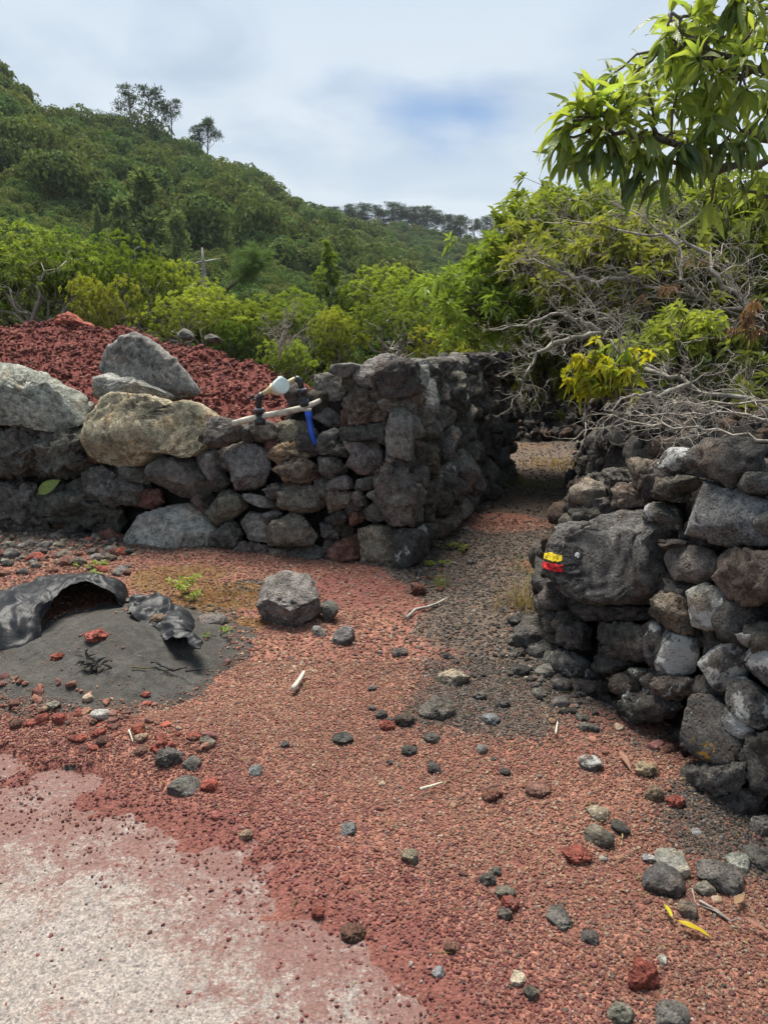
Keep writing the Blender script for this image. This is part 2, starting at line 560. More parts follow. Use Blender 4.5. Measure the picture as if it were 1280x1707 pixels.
def stone_verts(poly, thick, style, seed, level, grow=1.05, planes=None):
    """poly: outline (n,2) about its centre; returns local (u,v,n) vertices of a closed rock"""
    D, Fc = ico(level)
    r = np.random.RandomState(seed)
    th = np.arctan2(D[:, 1], D[:, 0])
    Rr = poly_radius(np.asarray(poly), th) * grow
    Rr = Rr * (1 + 0.035 * noise3(np.stack([np.cos(th) * 3, np.sin(th) * 3, np.full(len(th), seed * 1.37 % 50)], 1)))
    c = np.clip(D[:, 2], -1, 1)
    s = np.sqrt(1 - c * c)
    e = 0.52 if style == 'facet' else 0.72
    V = np.stack([np.cos(th) * Rr * s ** e, np.sin(th) * Rr * s ** e, thick * np.sign(c) * np.abs(c) ** e], 1)
    size = math.sqrt(max(np.mean(Rr), 1e-3) * thick)
    ext = np.array([Rr.mean(), Rr.mean(), thick])
    nf = 12 if style == 'facet' else 7
    for q in range(nf if not planes else 5):
        nv = unit(np.array([r.normal() * 0.9, r.normal() * 0.9, (abs(r.normal()) * 0.9 + 0.25) * (1 if q % 3 else r.choice((-1, 1)))]) / ext * ext.mean())
        h = V @ nv
        d = h.max() * (r.uniform(0.62, 0.92) if style == 'facet' else r.uniform(0.7, 0.95))
        over = np.maximum(h - d, 0)
        V = V - np.outer(over * r.uniform(0.8, 1.0), nv)
    for nv, fr in (planes or ()):
        nv = unit(np.array(nv) / ext * ext.mean())
        h = V @ nv
        over = np.maximum(h - h.max() * fr, 0)
        V = V - np.outer(over, nv)
    off = r.uniform(0, 80, 3)
    sc = 1.0 / size
    dirn = unit(V)
    if style == 'facet':
        dsp = 0.060 * fbm(V * sc * 1.1 + off, 3) + 0.040 * fbm(V * sc * 4.5 + off, 5, 0.62)
        dsp -= 0.055 * sstep(fbm(V * sc * 6 + off + 31, 2), 0.30, 0.55)
        crack = np.abs(fbm(V * sc * 1.6 + off + 9, 3))
        dsp -= 0.07 * np.exp(-(crack / 0.05) ** 2)
    else:
        rid = 1 - np.abs(fbm(V * sc * 1.9 + off, 4, 0.55))
        dsp = 0.20 * fbm(V * sc * 1.4 + off, 3) + 0.20 * (rid - 0.75) + 0.105 * fbm(V * sc * 5 + off, 5, 0.66)
        hole = fbm(V * sc * 3.1 + off + 31, 2)
        dsp -= 0.15 * sstep(hole, 0.32, 0.55)
    V = V + dirn * (dsp * size)[:, None]
    return V, Fc


class Face:
    """a wall face: a leaning vertical plane through two ground points"""
    def __init__(s, a, b, lean, toward):
        s.o = np.array([a[0], a[1], 0.0])
        s.u = unit(np.array([b[0] - a[0], b[1] - a[1], 0.0]))
        s.L = math.hypot(b[0] - a[0], b[1] - a[1])
        n = np.array([s.u[1], -s.u[0], 0])
        if n @ (np.asarray(toward) - s.o) < 0:
            n = -n
        up = np.array([0, 0, 1.0])
        s.hn = n
        s.v = up * math.cos(lean) - n * math.sin(lean)
        s.n = n * math.cos(lean) + up * math.sin(lean)
        if np.cross(s.u, s.v) @ s.n < 0:
            s.flip = True
        else:
            s.flip = False

    def uv(s, px, py, off=0.0):
        d = ray(px, py)
        e = np.array([0, 0, EYE])
        o = s.o + s.n * off
        p = e + d * (((o - e) @ s.n) / (d @ s.n))
        q = p - o
        return np.array([q @ s.u, q @ s.v])

    def world(s, u, v, w=0.0):
        return s.o + s.u * u + s.v * v + s.n * w


KINDS = {   # colour, style
    'k': ((0.050, 0.047, 0.044), 'rough'), 'd': ((0.075, 0.070, 0.064), 'rough'), 'g': ((0.145, 0.140, 0.132), 'facet'),
    'm': ((0.100, 0.095, 0.088), 'facet'), 'l': ((0.235, 0.230, 0.215), 'facet'), 't': ((0.285, 0.248, 0.185), 'facet'),
    'b': ((0.098, 0.082, 0.068), 'rough'), 'r': ((0.115, 0.062, 0.050), 'rough'), 'f': ((0.062, 0.060, 0.058), 'facet'),
    'o': ((0.125, 0.115, 0.095), 'facet'), 'p': ((0.36, 0.30, 0.27), 'facet'), 'w': ((0.42, 0.41, 0.38), 'facet'),
    'e': ((0.21, 0.068, 0.052), 'rough'), 'y': ((0.20, 0.15, 0.105), 'rough'), 's': ((0.15, 0.156, 0.16), 'facet'),
}
seed_count = [100]


def nseed():
    seed_count[0] += 1
    return seed_count[0]


def tint(kind):
    c, st = KINDS[kind]
    c = tuple(min(0.5, x * (2.0 if kind in 'kdfb' else 1.6) * w) for x, w in zip(c, (1.02, 1.0, 0.96)))
    r = random.Random(seed_count[0] * 7 + 3)
    g = r.uniform(0.86, 1.16)
    return tuple(max(0.01, x * g * r.uniform(0.96, 1.04)) for x in c), st


def stone_on(face, poly_uv, depth, kind, parent, level=3, off=0.0, name='stone', grow=1.05, planes=None, **props):
    c, area = centroid(poly_uv)
    loc = face.world(c[0], c[1], off)
    col, st = tint(kind)
    sd_ = nseed()
    V, Fc = stone_verts(np.asarray(poly_uv) - c, depth, st, sd_, level, grow, planes)
    B = np.stack([face.u, face.v, face.n])
    W = V @ B
    if face.flip:
        Fc = Fc[:, ::-1]
    me = mesh(name, W, Fc, M_CLINKER if st == 'rough' else M_ROCK)
    o = obj(name, me, parent, loc, color=col, **props)
    if parent is not None:
        o.location = Vector(loc) - parent.location
    return o


def inside(pt, poly):
    x, y = pt
    n, c = len(poly), False
    for i in range(n):
        x1, y1 = poly[i]
        x2, y2 = poly[(i + 1) % n]
        if (y1 > y) != (y2 > y) and x < (x2 - x1) * (y - y1) / (y2 - y1) + x1:
            c = not c
    return c


def voronoi(seeds, box):
    """cells of seeds clipped to box (u0,v0,u1,v1)"""
    out = []
    for i, s in enumerate(seeds):
        poly = [np.array(p, float) for p in ((box[0], box[1]), (box[2], box[1]), (box[2], box[3]), (box[0], box[3]))]
        d2 = np.sum((seeds - s) ** 2, 1)
        for j in np.argsort(d2)[1:16]:
            m, nrm = (s + seeds[j]) / 2, seeds[j] - s
            new = []
            for a in range(len(poly)):
                p, q = poly[a], poly[(a + 1) % len(poly)]
                dp, dq = (p - m) @ nrm, (q - m) @ nrm
                if dp <= 0:
                    new.append(p)
                if dp * dq < 0:
                    new.append(p + (q - p) * (dp / (dp - dq)))
            poly = new
            if len(poly) < 3:
                break
        if len(poly) >= 3:
            out.append(np.array(poly))
    return out


CROPS = {'A': (0, 520, 2.909), 'B': (400, 560, 2.783), 'C': (840, 680, 2.909), 'D': (840, 1000, 2.909)}


def pix(crop, text):
    x0, y0, s = CROPS[crop]
    pts = [tuple(float(q) for q in w.split(',')) for w in text.split()]
    return [(x0 + a / s, y0 + b / s) for a, b in pts]


def build_face(face, rows, parent, depth_k=0.42, base_off=0.0):
    polys = []
    for crop, kind, extra, text in rows:
        pp = pix(crop, text)
        off = extra.get('off', 0.0) + base_off
        uv = np.array([face.uv(x, y, off) for x, y in pp])
        c, area = centroid(uv)
        size = math.sqrt(area)
        polys.append(uv)
        lvl = 5 if size > 0.24 else 4
        depth = max(0.07, size * depth_k) * extra.get('depth', 1.0)
        props = {k: v for k, v in extra.items() if k in ('lichen', 'orange', 'label')}
        o = stone_on(face, uv, depth, kind, parent, lvl, off - depth * 0.35, grow=extra.get('grow', 1.05), planes=extra.get('planes'), **props)
        if 'key' in extra:
            KEY[extra['key']] = o
    return polys


KEY = {}

# ------------------------------------------------------------------ ground
def polydist(P, line):
    """distance of points to a polyline, and signed side (+ = left of travel)"""
    best = np.full(len(P), 1e9)
    side = np.zeros(len(P))
    for a, b in zip(line[:-1], line[1:]):
        a, b = np.asarray(a)[:2], np.asarray(b)[:2]
        e = b - a
        t = np.clip(((P - a) @ e) / (e @ e), 0, 1)
        q = P - (a + t[:, None] * e)
        d = np.hypot(q[:, 0], q[:, 1])
        cr = e[0] * (P[:, 1] - a[1]) - e[1] * (P[:, 0] - a[0])
        up = d < best
        best = np.where(up, d, best)
        side = np.where(up, np.sign(cr), side)
    return best, side


EDGE = [G(*p) for p in ((-700, 1220), (-250, 1292), (0, 1338), (110, 1366), (225, 1390), (345, 1424), (430, 1497), (560, 1585), (690, 1700), (860, 1900), (1000, 2300))]
PATH = [G(*p) for p in ((930, 705), (905, 735), (885, 790), (850, 850), (800, 920), (770, 985), (860, 1075), (905, 1150))]
SANDC = np.array([-1.36, 3.66])
SANDR = np.array([0.66, 0.76])


def edge_s(P):
    """distance from the slab's edge, negative on the slab; one more bare patch of slab shows through above it"""
    d, sgn = polydist(P, EDGE)
    dp, _ = polydist(P, [G(-200, 1262), G(20, 1280), G(115, 1312)])
    dp = dp + 0.09 * fbm(np.c_[P * 5.0, P[:, :1] * 0 + 31], 4, 0.65)
    return d * sgn - 0.36 * (1 - sstep(dp, 0.0, 0.12))


def zones(P):
    """concrete side distance (negative on the slab), dark soil, orange moss, fines"""
    s = edge_s(P)
    P3 = np.c_[P, np.zeros(len(P))]
    n = fbm(P3 * 2.2, 4)
    dp, _ = polydist(P, PATH)
    dark = 1 - sstep(dp + 0.22 * n, 0.25, 0.75)
    dark = np.maximum(dark, sstep(P[:, 1], 5.2, 6.0))
    gl = G(60, 905)
    for (x, y), rad in (((gl[0] - 0.4, gl[1] - 0.15), 0.75), (G(330, 1035)[:2], 0.26), (G(420, 985)[:2], 0.2), (G(1230, 1400)[:2], 0.25)):
        dark = np.maximum(dark, 0.9 * (1 - sstep(np.hypot(P[:, 0] - x, P[:, 1] - y) + 0.12 * n, rad * 0.7, rad * 1.3)))
    redp = G(830, 872)
    dark *= 1 - 0.8 * (1 - sstep(np.hypot((P[:, 0] - redp[0]) * 0.7, (P[:, 1] - redp[1])) + 0.15 * n, 0.15, 0.55))
    redc = G(600, 1005)
    dark *= 1 - (1 - sstep(np.hypot(P[:, 0] - redc[0], P[:, 1] - redc[1]) + 0.1 * n, 0.3, 0.5))
    moss = np.zeros(len(P))
    for px, py, rad in ((300, 965, 0.42), (395, 1000, 0.33), (350, 1005, 0.3), (405, 1050, 0.2), (930, 775, 0.75), (880, 745, 0.6), (850, 800, 0.4)):
        g = G(px, py)
        moss = np.maximum(moss, (0.80 if px < 600 else 0.42) * (1 - sstep(np.hypot(P[:, 0] - g[0], P[:, 1] - g[1]) + 0.1 * n, rad * 0.5, rad * 1.3)))
    fines = np.clip(0.55 * sstep(n, 0.1, 0.5) + (0.8 * (1 - sstep(np.abs(s - 0.08), 0.03, 0.22))), 0, 1)
    g = G(590, 985)
    fines = np.maximum(fines, 1 - sstep(np.hypot(P[:, 0] - g[0], P[:, 1] - g[1]), 0.25, 0.5))
    return s, dark, moss, fines


def gz(P):
    """ground height"""
    P = np.atleast_2d(np.asarray(P, float))[:, :2]
    P3 = np.c_[P, np.zeros(len(P))]
    s = edge_s(P) + 0.07 * fbm(P3 * 3.0 + 5, 4) + 0.06 * fbm(P3 * 11 + 3, 4, 0.7)
    z = -0.03 + 0.046 * sstep(s, -0.16, 0.20)
    z += (0.022 * fbm(P3 * 1.3 + 2, 4) + 0.004 * fbm(P3 * 14, 3)) * sstep(s, -0.05, 0.4)
    # long low ridge of loose cinder between the slab and the sand
    a, b = G(-120, 1165), G(300, 1245)
    dr, _ = polydist(P, [a, b])
    z += 0.05 * (1 - sstep(dr, 0.0, 0.35))
    return z


def build_ground():
    xs = np.arange(-4.6, 4.61, 0.028)
    ys = np.arange(0.7, 12.4, 0.028)
    X, Y = np.meshgrid(xs, ys)
    P = np.c_[X.ravel(), Y.ravel()]
    s, dark, moss, fines = zones(P)
    z = gz(P)
    nx, ny = len(xs), len(ys)
    idx = np.arange(nx * ny).reshape(ny, nx)
    Q = np.stack([idx[:-1, :-1], idx[:-1, 1:], idx[1:, 1:], idx[1:, :-1]], -1).reshape(-1, 4)
    me = mesh('ground', np.c_[P, z], Q, M_GROUND, attrs=dict(dark=dark, moss=moss, fines=fines))
    obj('ground', me, kind='structure')
    # far ground, one coarse sheet slightly lower
    xs = np.concatenate([np.linspace(-1500, -60, 16), np.linspace(-55, 55, 90), np.linspace(60, 1500, 16)])
    ys = np.concatenate([np.linspace(-600, -20, 12), np.linspace(-15, 45, 60), np.linspace(50, 1500, 24)])
    X, Y = np.meshgrid(xs, ys)
    P = np.c_[X.ravel(), Y.ravel()]
    near = (np.abs(P[:, 0]) < 40) & (P[:, 1] > -10) & (P[:, 1] < 40)
    z = np.where(near, gz(P) - 0.05, -0.05)
    inner = (np.abs(P[:, 0]) < 5.3) & (P[:, 1] > 0.3) & (P[:, 1] < 12.6)
    z = np.where(inner, z - 0.16, z)
    nx, ny = len(xs), len(ys)
    idx = np.arange(nx * ny).reshape(ny, nx)
    Q = np.stack([idx[:-1, :-1], idx[:-1, 1:], idx[1:, 1:], idx[1:, :-1]], -1).reshape(-1, 4)
    obj('terrain', mesh('terrain', np.c_[P, z], Q, M_LAVA), kind='structure')


def build_concrete():
    xs = np.arange(-5.0, 1.4, 0.03)
    ys = np.arange(-1.5, 4.5, 0.03)
    X, Y = np.meshgrid(xs, ys)
    P = np.c_[X.ravel(), Y.ravel()]
    d, sgn = polydist(P, EDGE)
    s = d * sgn
    z = 0.003 * fbm(np.c_[P * 5, P[:, :1] * 0], 4) + 0.0025 * fbm(np.c_[P * 25, P[:, :1] * 0], 2)
    ul = G(60, 1300)
    dust = 1 - sstep(-s, 0.0, 0.55)
    dust = dust * 0.75 + 0.12 * (1 - sstep(np.hypot(P[:, 0] - ul[0], (P[:, 1] - ul[1]) * 1.6), 0.15, 0.75))
    nx, ny = len(xs), len(ys)
    idx = np.arange(nx * ny).reshape(ny, nx)
    Q = np.stack([idx[:-1, :-1], idx[:-1, 1:], idx[1:, 1:], idx[1:, :-1]], -1).reshape(-1, 4)
    keep = (s[Q] < 0.75).all(1)
    me = mesh('concrete_road', np.c_[P, z], Q[keep], M_CONCRETE, attrs=dict(dust=dust))
    obj('concrete_road', me, kind='structure')


build_ground()
build_concrete()

# ------------------------------------------------------------------ dry stone wall, its front and its side along the path
LA, LB = G(-30, 880), G(655, 948)
ang = unit(LB[:2] - LA[:2])
LFACE = Face((LA[0] - ang[0] * 1.2, LA[1] - ang[1] * 1.2), (LB[0], LB[1]), R(7), (0, 0, 0))
SA, SB = G(672, 950), G(846, 790)
SFACE = Face(SA, SB, R(3), (3, 5, 0))

wall = thing('dry_stone_wall', 'dark lava dry stone wall turning the corner beside the footpath, under the water meter', 'stone wall', (LB[0], LB[1], 0))

LEFT = [
    ('A', 'l', dict(off=0.03, depth=1.0, planes=[((.1, .75, .6), .60), ((0, -.2, 1), .66), ((.5, .1, .8), .7)]), '-90,250 0,243 110,290 220,345 340,410 395,480 380,520 330,545 225,575 100,555 0,540 -90,540'),
    ('A', 'd', {}, '-90,570 60,560 150,590 210,605 200,640 150,690 140,790 90,810 0,800 -90,790'),
    ('A', 'd', {}, '215,600 240,570 360,540 410,570 415,640 385,690 420,730 390,790 290,802 160,802 150,700'),
    ('A', 'd', {}, '-90,820 40,830 180,860 200,960 215,1080 130,1090 60,1050 -90,1000'),
    ('A', 'd', {}, '380,760 480,755 570,790 690,850 660,950 520,930 400,900 370,840'),
    ('A', 'k', {}, '190,880 370,860 500,930 650,970 560,1070 430,1075 330,1030 190,1000'),
    ('A', 'r', {}, '665,880 700,860 765,862 775,930 735,960 675,940'),
    ('A', 'f', {}, '575,760 630,735 700,760 715,840 660,830 580,800'),
    ('A', 't', dict(off=0.06, planes=[((-.2, .35, .9), .62), ((.5, .3, .8), .66), ((-.1, -.6, .7), .66)], label='pale tan stone resting on the top course'), '413,540 470,430 540,388 640,400 740,420 790,455 850,424 900,440 1000,520 940,600 965,640 900,700 800,680 740,690 700,735 560,755 430,725 412,620'),
    ('A', 'm', dict(off=0.05), '945,590 985,525 1050,510 1130,525 1170,560 1160,610 1080,650 1010,668 965,640'),
    ('A', 'f', {}, '1160,540 1200,555 1210,630 1165,625'),
    ('A', 'm', {}, '715,740 780,705 880,710 950,740 1000,830 980,900 930,940 870,930 800,870 725,800'),
    ('A', 'm', dict(off=-0.02), '905,690 970,665 1040,680 1060,770 1090,830 1060,870 1000,890 990,810 940,740'),
    ('A', 'g', {}, '1075,660 1170,630 1260,670 1290,760 1250,840 1180,865 1110,855 1090,780'),
    ('A', 'o', {}, '965,960 1060,870 1090,865 1160,900 1175,950 1120,1000 1020,1050 975,1010'),
    ('A', 'l', dict(off=0.04, planes=[((0, .15, 1), .62), ((.3, .8, .5), .72), ((.5, -.3, .7), .7)], label='largest pale grey stone at the foot of the wall'), '568,1060 700,975 870,935 920,970 1000,1060 1000,1130 960,1180 830,1215 720,1262 620,1230 590,1200'),
    ('A', 'k', {}, '1000,1080 1120,1020 1165,1080 1130,1150 1050,1170 1010,1130'),
    ('A', 'r', {}, '430,1110 480,1060 540,1050 572,1100 575,1160 510,1190 440,1160'),
    ('A', 'b', {}, '1095,1180 1150,1130 1250,1125 1325,1150 1325,1240 1200,1250 1110,1270'),
    ('A', 'g', {}, '1150,885 1210,880 1290,900 1330,935 1320,960 1230,935'),
    ('A', 'g', dict(off=-0.03), '1165,1020 1200,970 1300,990 1310,1120 1210,1110'),
    ('A', 'm', {}, '600,1245 700,1262 830,1235 1000,1195 1020,1240 840,1260 760,1300 600,1295'),
    ('A', 'k', {}, '1015,1200 1060,1175 1095,1195 1090,1250 1030,1250'),
    ('A', 'm', {}, '1110,1290 1180,1262 1330,1252 1330,1310 1190,1335'),
    ('A', 'd', {}, '330,1120 380,1095 430,1120 420,1170 350,1170'),
    ('A', 'o', {}, '230,1090 300,1050 340,1090 310,1140 250,1150'),
    ('B', 'g', dict(off=0.02, planes=[((-.4, .6, .7), .55), ((.1, -.5, .8), .58), ((.7, .1, .6), .7)]), '515,175 580,110 650,80 700,85 740,150 765,230 710,255 600,240 550,230'),
    ('B', 'm', {}, '735,140 790,145 810,200 770,225 745,190'),
    ('B', 'l', {}, '810,140 860,130 875,180 855,250 820,240'),
    ('B', 'g', dict(off=-0.2), '345,180 420,170 490,165 545,190 550,240 500,280 450,345 380,310 345,250'),
    ('B', 'b', {}, '475,350 490,290 540,240 620,250 690,255 730,250 700,340 660,390 590,400 520,410 480,380'),
    ('B', 'b', dict(off=-0.02), '700,270 770,225 840,260 848,320 780,350 710,365'),
    ('B', 'f', {}, '415,450 470,425 600,410 690,395 735,440 740,510 690,520 620,480 480,490 420,480'),
    ('B', 'g', dict(off=-0.15), '325,340 400,315 470,370 460,420 390,445 330,400'),
    ('B', 's', {}, '700,380 780,370 790,410 740,455 710,420'),
    ('B', 'm', {}, '470,490 560,460 610,470 650,540 650,600 600,640 540,640 490,600 520,550'),
    ('B', 'k', {}, '345,500 440,485 520,540 510,565 430,555 360,550'),
    ('B', 'b', {}, '165,620 200,580 280,560 350,590 370,650 300,680 200,680'),
    ('B', 'd', {}, '350,570 440,560 480,600 490,640 420,665 370,640'),
    ('B', 'm', {}, '370,690 420,660 500,640 515,710 430,720 380,715'),
    ('B', 'o', {}, '180,690 270,690 345,700 350,800 330,855 260,830 180,790'),
    ('B', 'b', {}, '390,740 420,720 510,720 520,790 450,810 400,825'),
    ('B', 'd', {}, '105,700 150,680 185,700 180,765 130,760'),
    ('B', 'o', dict(off=0.02), '90,930 100,870 190,850 230,815 300,850 370,900 340,970 200,975 90,972'),
    ('B', 'g', {}, '90,830 150,810 190,825 150,860 100,855'),
    ('B', 'o', {}, '100,1000 180,980 245,990 240,1020 140,1025'),
    ('B', 'm', {}, '165,1060 260,980 330,970 405,1020 370,1060 270,1095 170,1080'),
    ('B', 'f', {}, '520,670 600,650 655,670 640,710 560,720 520,715'),
    ('B', 'g', dict(lichen=0.35), '570,730 640,710 690,680 700,740 650,770 590,770'),
    ('B', 'k', {}, '415,830 470,810 500,840 480,880 430,870'),
    ('B', 'r', {}, '500,830 560,815 575,850 520,885'),
    ('B', 'f', {}, '560,800 620,775 685,800 690,850 620,870 570,850'),
    ('B', 'o', dict(off=0.03, lichen=0.1), '660,850 700,790 720,710 770,690 805,730 805,830 760,912 700,905'),
    ('B', 'o', dict(off=0.05, planes=[((-.1, .1, 1), .62), ((.8, .0, .55), .66)]), '540,900 600,885 690,890 740,940 765,1000 760,1060 690,1100 600,1110 560,1080 560,980'),
    ('B', 'r', {}, '400,1000 450,950 540,920 560,990 550,1040 480,1060 410,1040'),
    ('B', 'b', {}, '520,720 560,720 580,790 530,790'),
    ('B', 'k', {}, '640,600 700,560 760,520 800,560 790,640 720,680 650,660'),
    ('B', 'd', dict(off=-0.03), '370,870 430,880 470,930 430,950 380,930'),
    ('B', 'm', dict(off=-0.06), '0,395 60,380 150,400 170,470 80,500 0,470'),
    ('B', 'o', dict(off=-0.10), '120,430 220,390 320,400 330,470 240,520 140,500'),
    ('B', 'y', dict(off=-0.04), '110,560 170,500 330,490 350,560 260,560 180,600'),
]
left_polys = build_face(LFACE, LEFT, wall)


def fill_face(face, box, cell, parent, polys, off, kinds, seed, depth, level=3, test=None, jitter=0.33, limit=999, shrink=1.0):
    r = np.random.RandomState(seed)
    seeds = []
    nv = max(1, int((box[3] - box[1]) / cell[1]))
    for j in range(nv):
        nu = max(1, int((box[2] - box[0]) / cell[0] * r.uniform(0.85, 1.2)))
        for i in range(nu):
            seeds.append((box[0] + (i + 0.5 + r.uniform(-jitter, jitter) + 0.5 * (j % 2)) / nu * (box[2] - box[0]),
                          box[1] + (j + 0.5 + r.uniform(-jitter, jitter)) / nv * (box[3] - box[1])))
    seeds = np.array(seeds)
    n = 0
    for poly in voronoi(seeds, box):
        c, area = centroid(poly)
        if any(inside(c, q) for q in polys) or (test and not test(c)) or n >= limit:
            continue
        poly = c + (poly - c) * r.uniform(0.93, 1.06) * shrink
        k = kinds[r.randint(len(kinds))]
        o = off + r.uniform(-0.05, 0.05)
        stone_on(face, poly, depth * r.uniform(0.8, 1.35), k, parent, level, o, **({'lichen': 0.25} if r.rand() < 0.08 else {}))
        n += 1
    return n


def ltop(u):
    """height of the front face along its length"""
    return float(np.interp(u, [0, LFACE.L - 2.2, LFACE.L - 1.1, LFACE.L - 0.75, LFACE.L], [1.0, 0.98, 0.98, 1.35, 1.4]))


fill_face(LFACE, (0, 0, LFACE.L - 0.05, 1.40), (0.19, 0.15), wall, left_polys, -0.12, 'kkddbrm', 3, 0.10, 3, lambda c: c[1] < ltop(c[0]) - 0.03, limit=70)
SIDE = [
    ('B', 'g', {}, '905,620 935,600 945,700 890,725 885,650'),
    ('B', 'w', dict(off=0.02), '925,765 955,765 980,830 930,845'),
]
fill_face(SFACE, (-0.05, 0, SFACE.L, 1.44), (0.30, 0.205), wall, [], 0.0, 'mdgkfmdbgm', 8, 0.13, 4, limit=112, shrink=0.90)


def core(face, u0, u1, top, depth, inset, parent):
    """the packed rubble heart of the wall, set behind the facing stones"""
    nu, nv = max(2, int((u1 - u0) / 0.09)), 16
    us, vs = np.linspace(u0, u1, nu), np.linspace(-0.1, 1, nv)
    V, rows = [], []
    for side, w in ((0, -inset), (1, -inset - depth)):
        for v in vs:
            for u in us:
                V.append(face.world(u, v * top(u), w + (0.25 * v if side else 0)))
    V = np.array(V)
    V += 0.05 * np.stack([fbm(V * 5, 3), fbm(V * 5 + 40, 3), fbm(V * 5 + 80, 3)], 1)
    a = np.arange(2 * nu * nv).reshape(2, nv, nu)
    q = []
    for sd2 in (0, 1):
        q.append(np.stack([a[sd2, :-1, :-1], a[sd2, :-1, 1:], a[sd2, 1:, 1:], a[sd2, 1:, :-1]], -1).reshape(-1, 4)[:, :: (1 if sd2 == 0 else -1)])
    q.append(np.stack([a[0, -1, :-1], a[0, -1, 1:], a[1, -1, 1:], a[1, -1, :-1]], -1))
    for e in (0, -1):
        q.append(np.stack([a[0, :-1, e], a[0, 1:, e], a[1, 1:, e], a[1, :-1, e]], -1))
    Q = np.concatenate(q)
    loc = np.array(parent.location)
    o = obj('rubble_core', mesh('rubble_core', V - loc, Q, M_LAVA), parent)
    return o


core(LFACE, 0.0, LFACE.L - 0.25, lambda u: ltop(u) - 0.13, 0.5, 0.17, wall)
core(SFACE, 0.25, SFACE.L, lambda u: 1.34, 0.55, 0.15, wall)


def rock(loc_parent, loc, size, kind, level=3, name='stone', rotz=None, sink=0.0, **props):
    """a free rock: size (x,y,z) full extents, standing on loc"""
    r = random.Random(seed_count[0] + 1)
    n = r.choice((5, 6, 7))
    ph = r.uniform(0, 6.28)
    poly = np.array([(0.5 * math.cos(ph + 6.283 * i / n + r.uniform(-.25, .25)) * r.uniform(.85, 1.12), 0.5 * math.sin(ph + 6.283 * i / n + r.uniform(-.25, .25)) * r.uniform(.85, 1.12)) for i in range(n)])
    col, st = tint(kind)
    sd_ = nseed()
    V, Fc = stone_verts(poly * np.array([size[0], size[2]]), size[1] / 2, st, sd_, level, 1.0)
    # local (u,v,n) -> world (x, z, -y) turned about z
    W = np.stack([V[:, 0], -V[:, 2], V[:, 1]], 1)
    a = r.uniform(-0.5, 0.5) if rotz is None else rotz
    ca, sa = math.cos(a), math.sin(a)
    W = np.stack([W[:, 0] * ca - W[:, 1] * sa, W[:, 0] * sa + W[:, 1] * ca, W[:, 2]], 1)
    W[:, 2] -= W[:, 2].min() + sink * size[2]
    me = mesh(name, W, Fc, M_CLINKER if st == 'rough' else M_ROCK)
    o = obj(name, me, loc_parent, loc, color=col, **props)
    if loc_parent is not None:
        o.location = Vector(loc) - loc_parent.location
    return o


# stones lying on the wall top along the path
rr = random.Random(4)
for i in range(34):
    u = 0.1 + (SFACE.L - 0.2) * (i // 2 + rr.uniform(0.1, 0.9)) / 17
    p = SFACE.world(u, 1.33, -rr.uniform(0.05, 0.25) - 0.3 * (i % 2))
    w = rr.uniform(0.17, 0.30)
    rock(wall, p, (w, w * rr.uniform(0.8, 1.2), rr.uniform(0.07, 0.14)), rr.choice('gmmgbd'), 3)
# rubble on the low part of the front wall top, behind the facing
for i in range(26):
    u = 0.2 + (LFACE.L - 1.3) * rr.random()
    p = LFACE.world(u, ltop(u) - 0.16, -rr.uniform(0.15, 0.55))
    w = rr.uniform(0.14, 0.26)
    rock(wall, p, (w, w, rr.uniform(0.09, 0.16)), rr.choice('gmdorb'), 3)

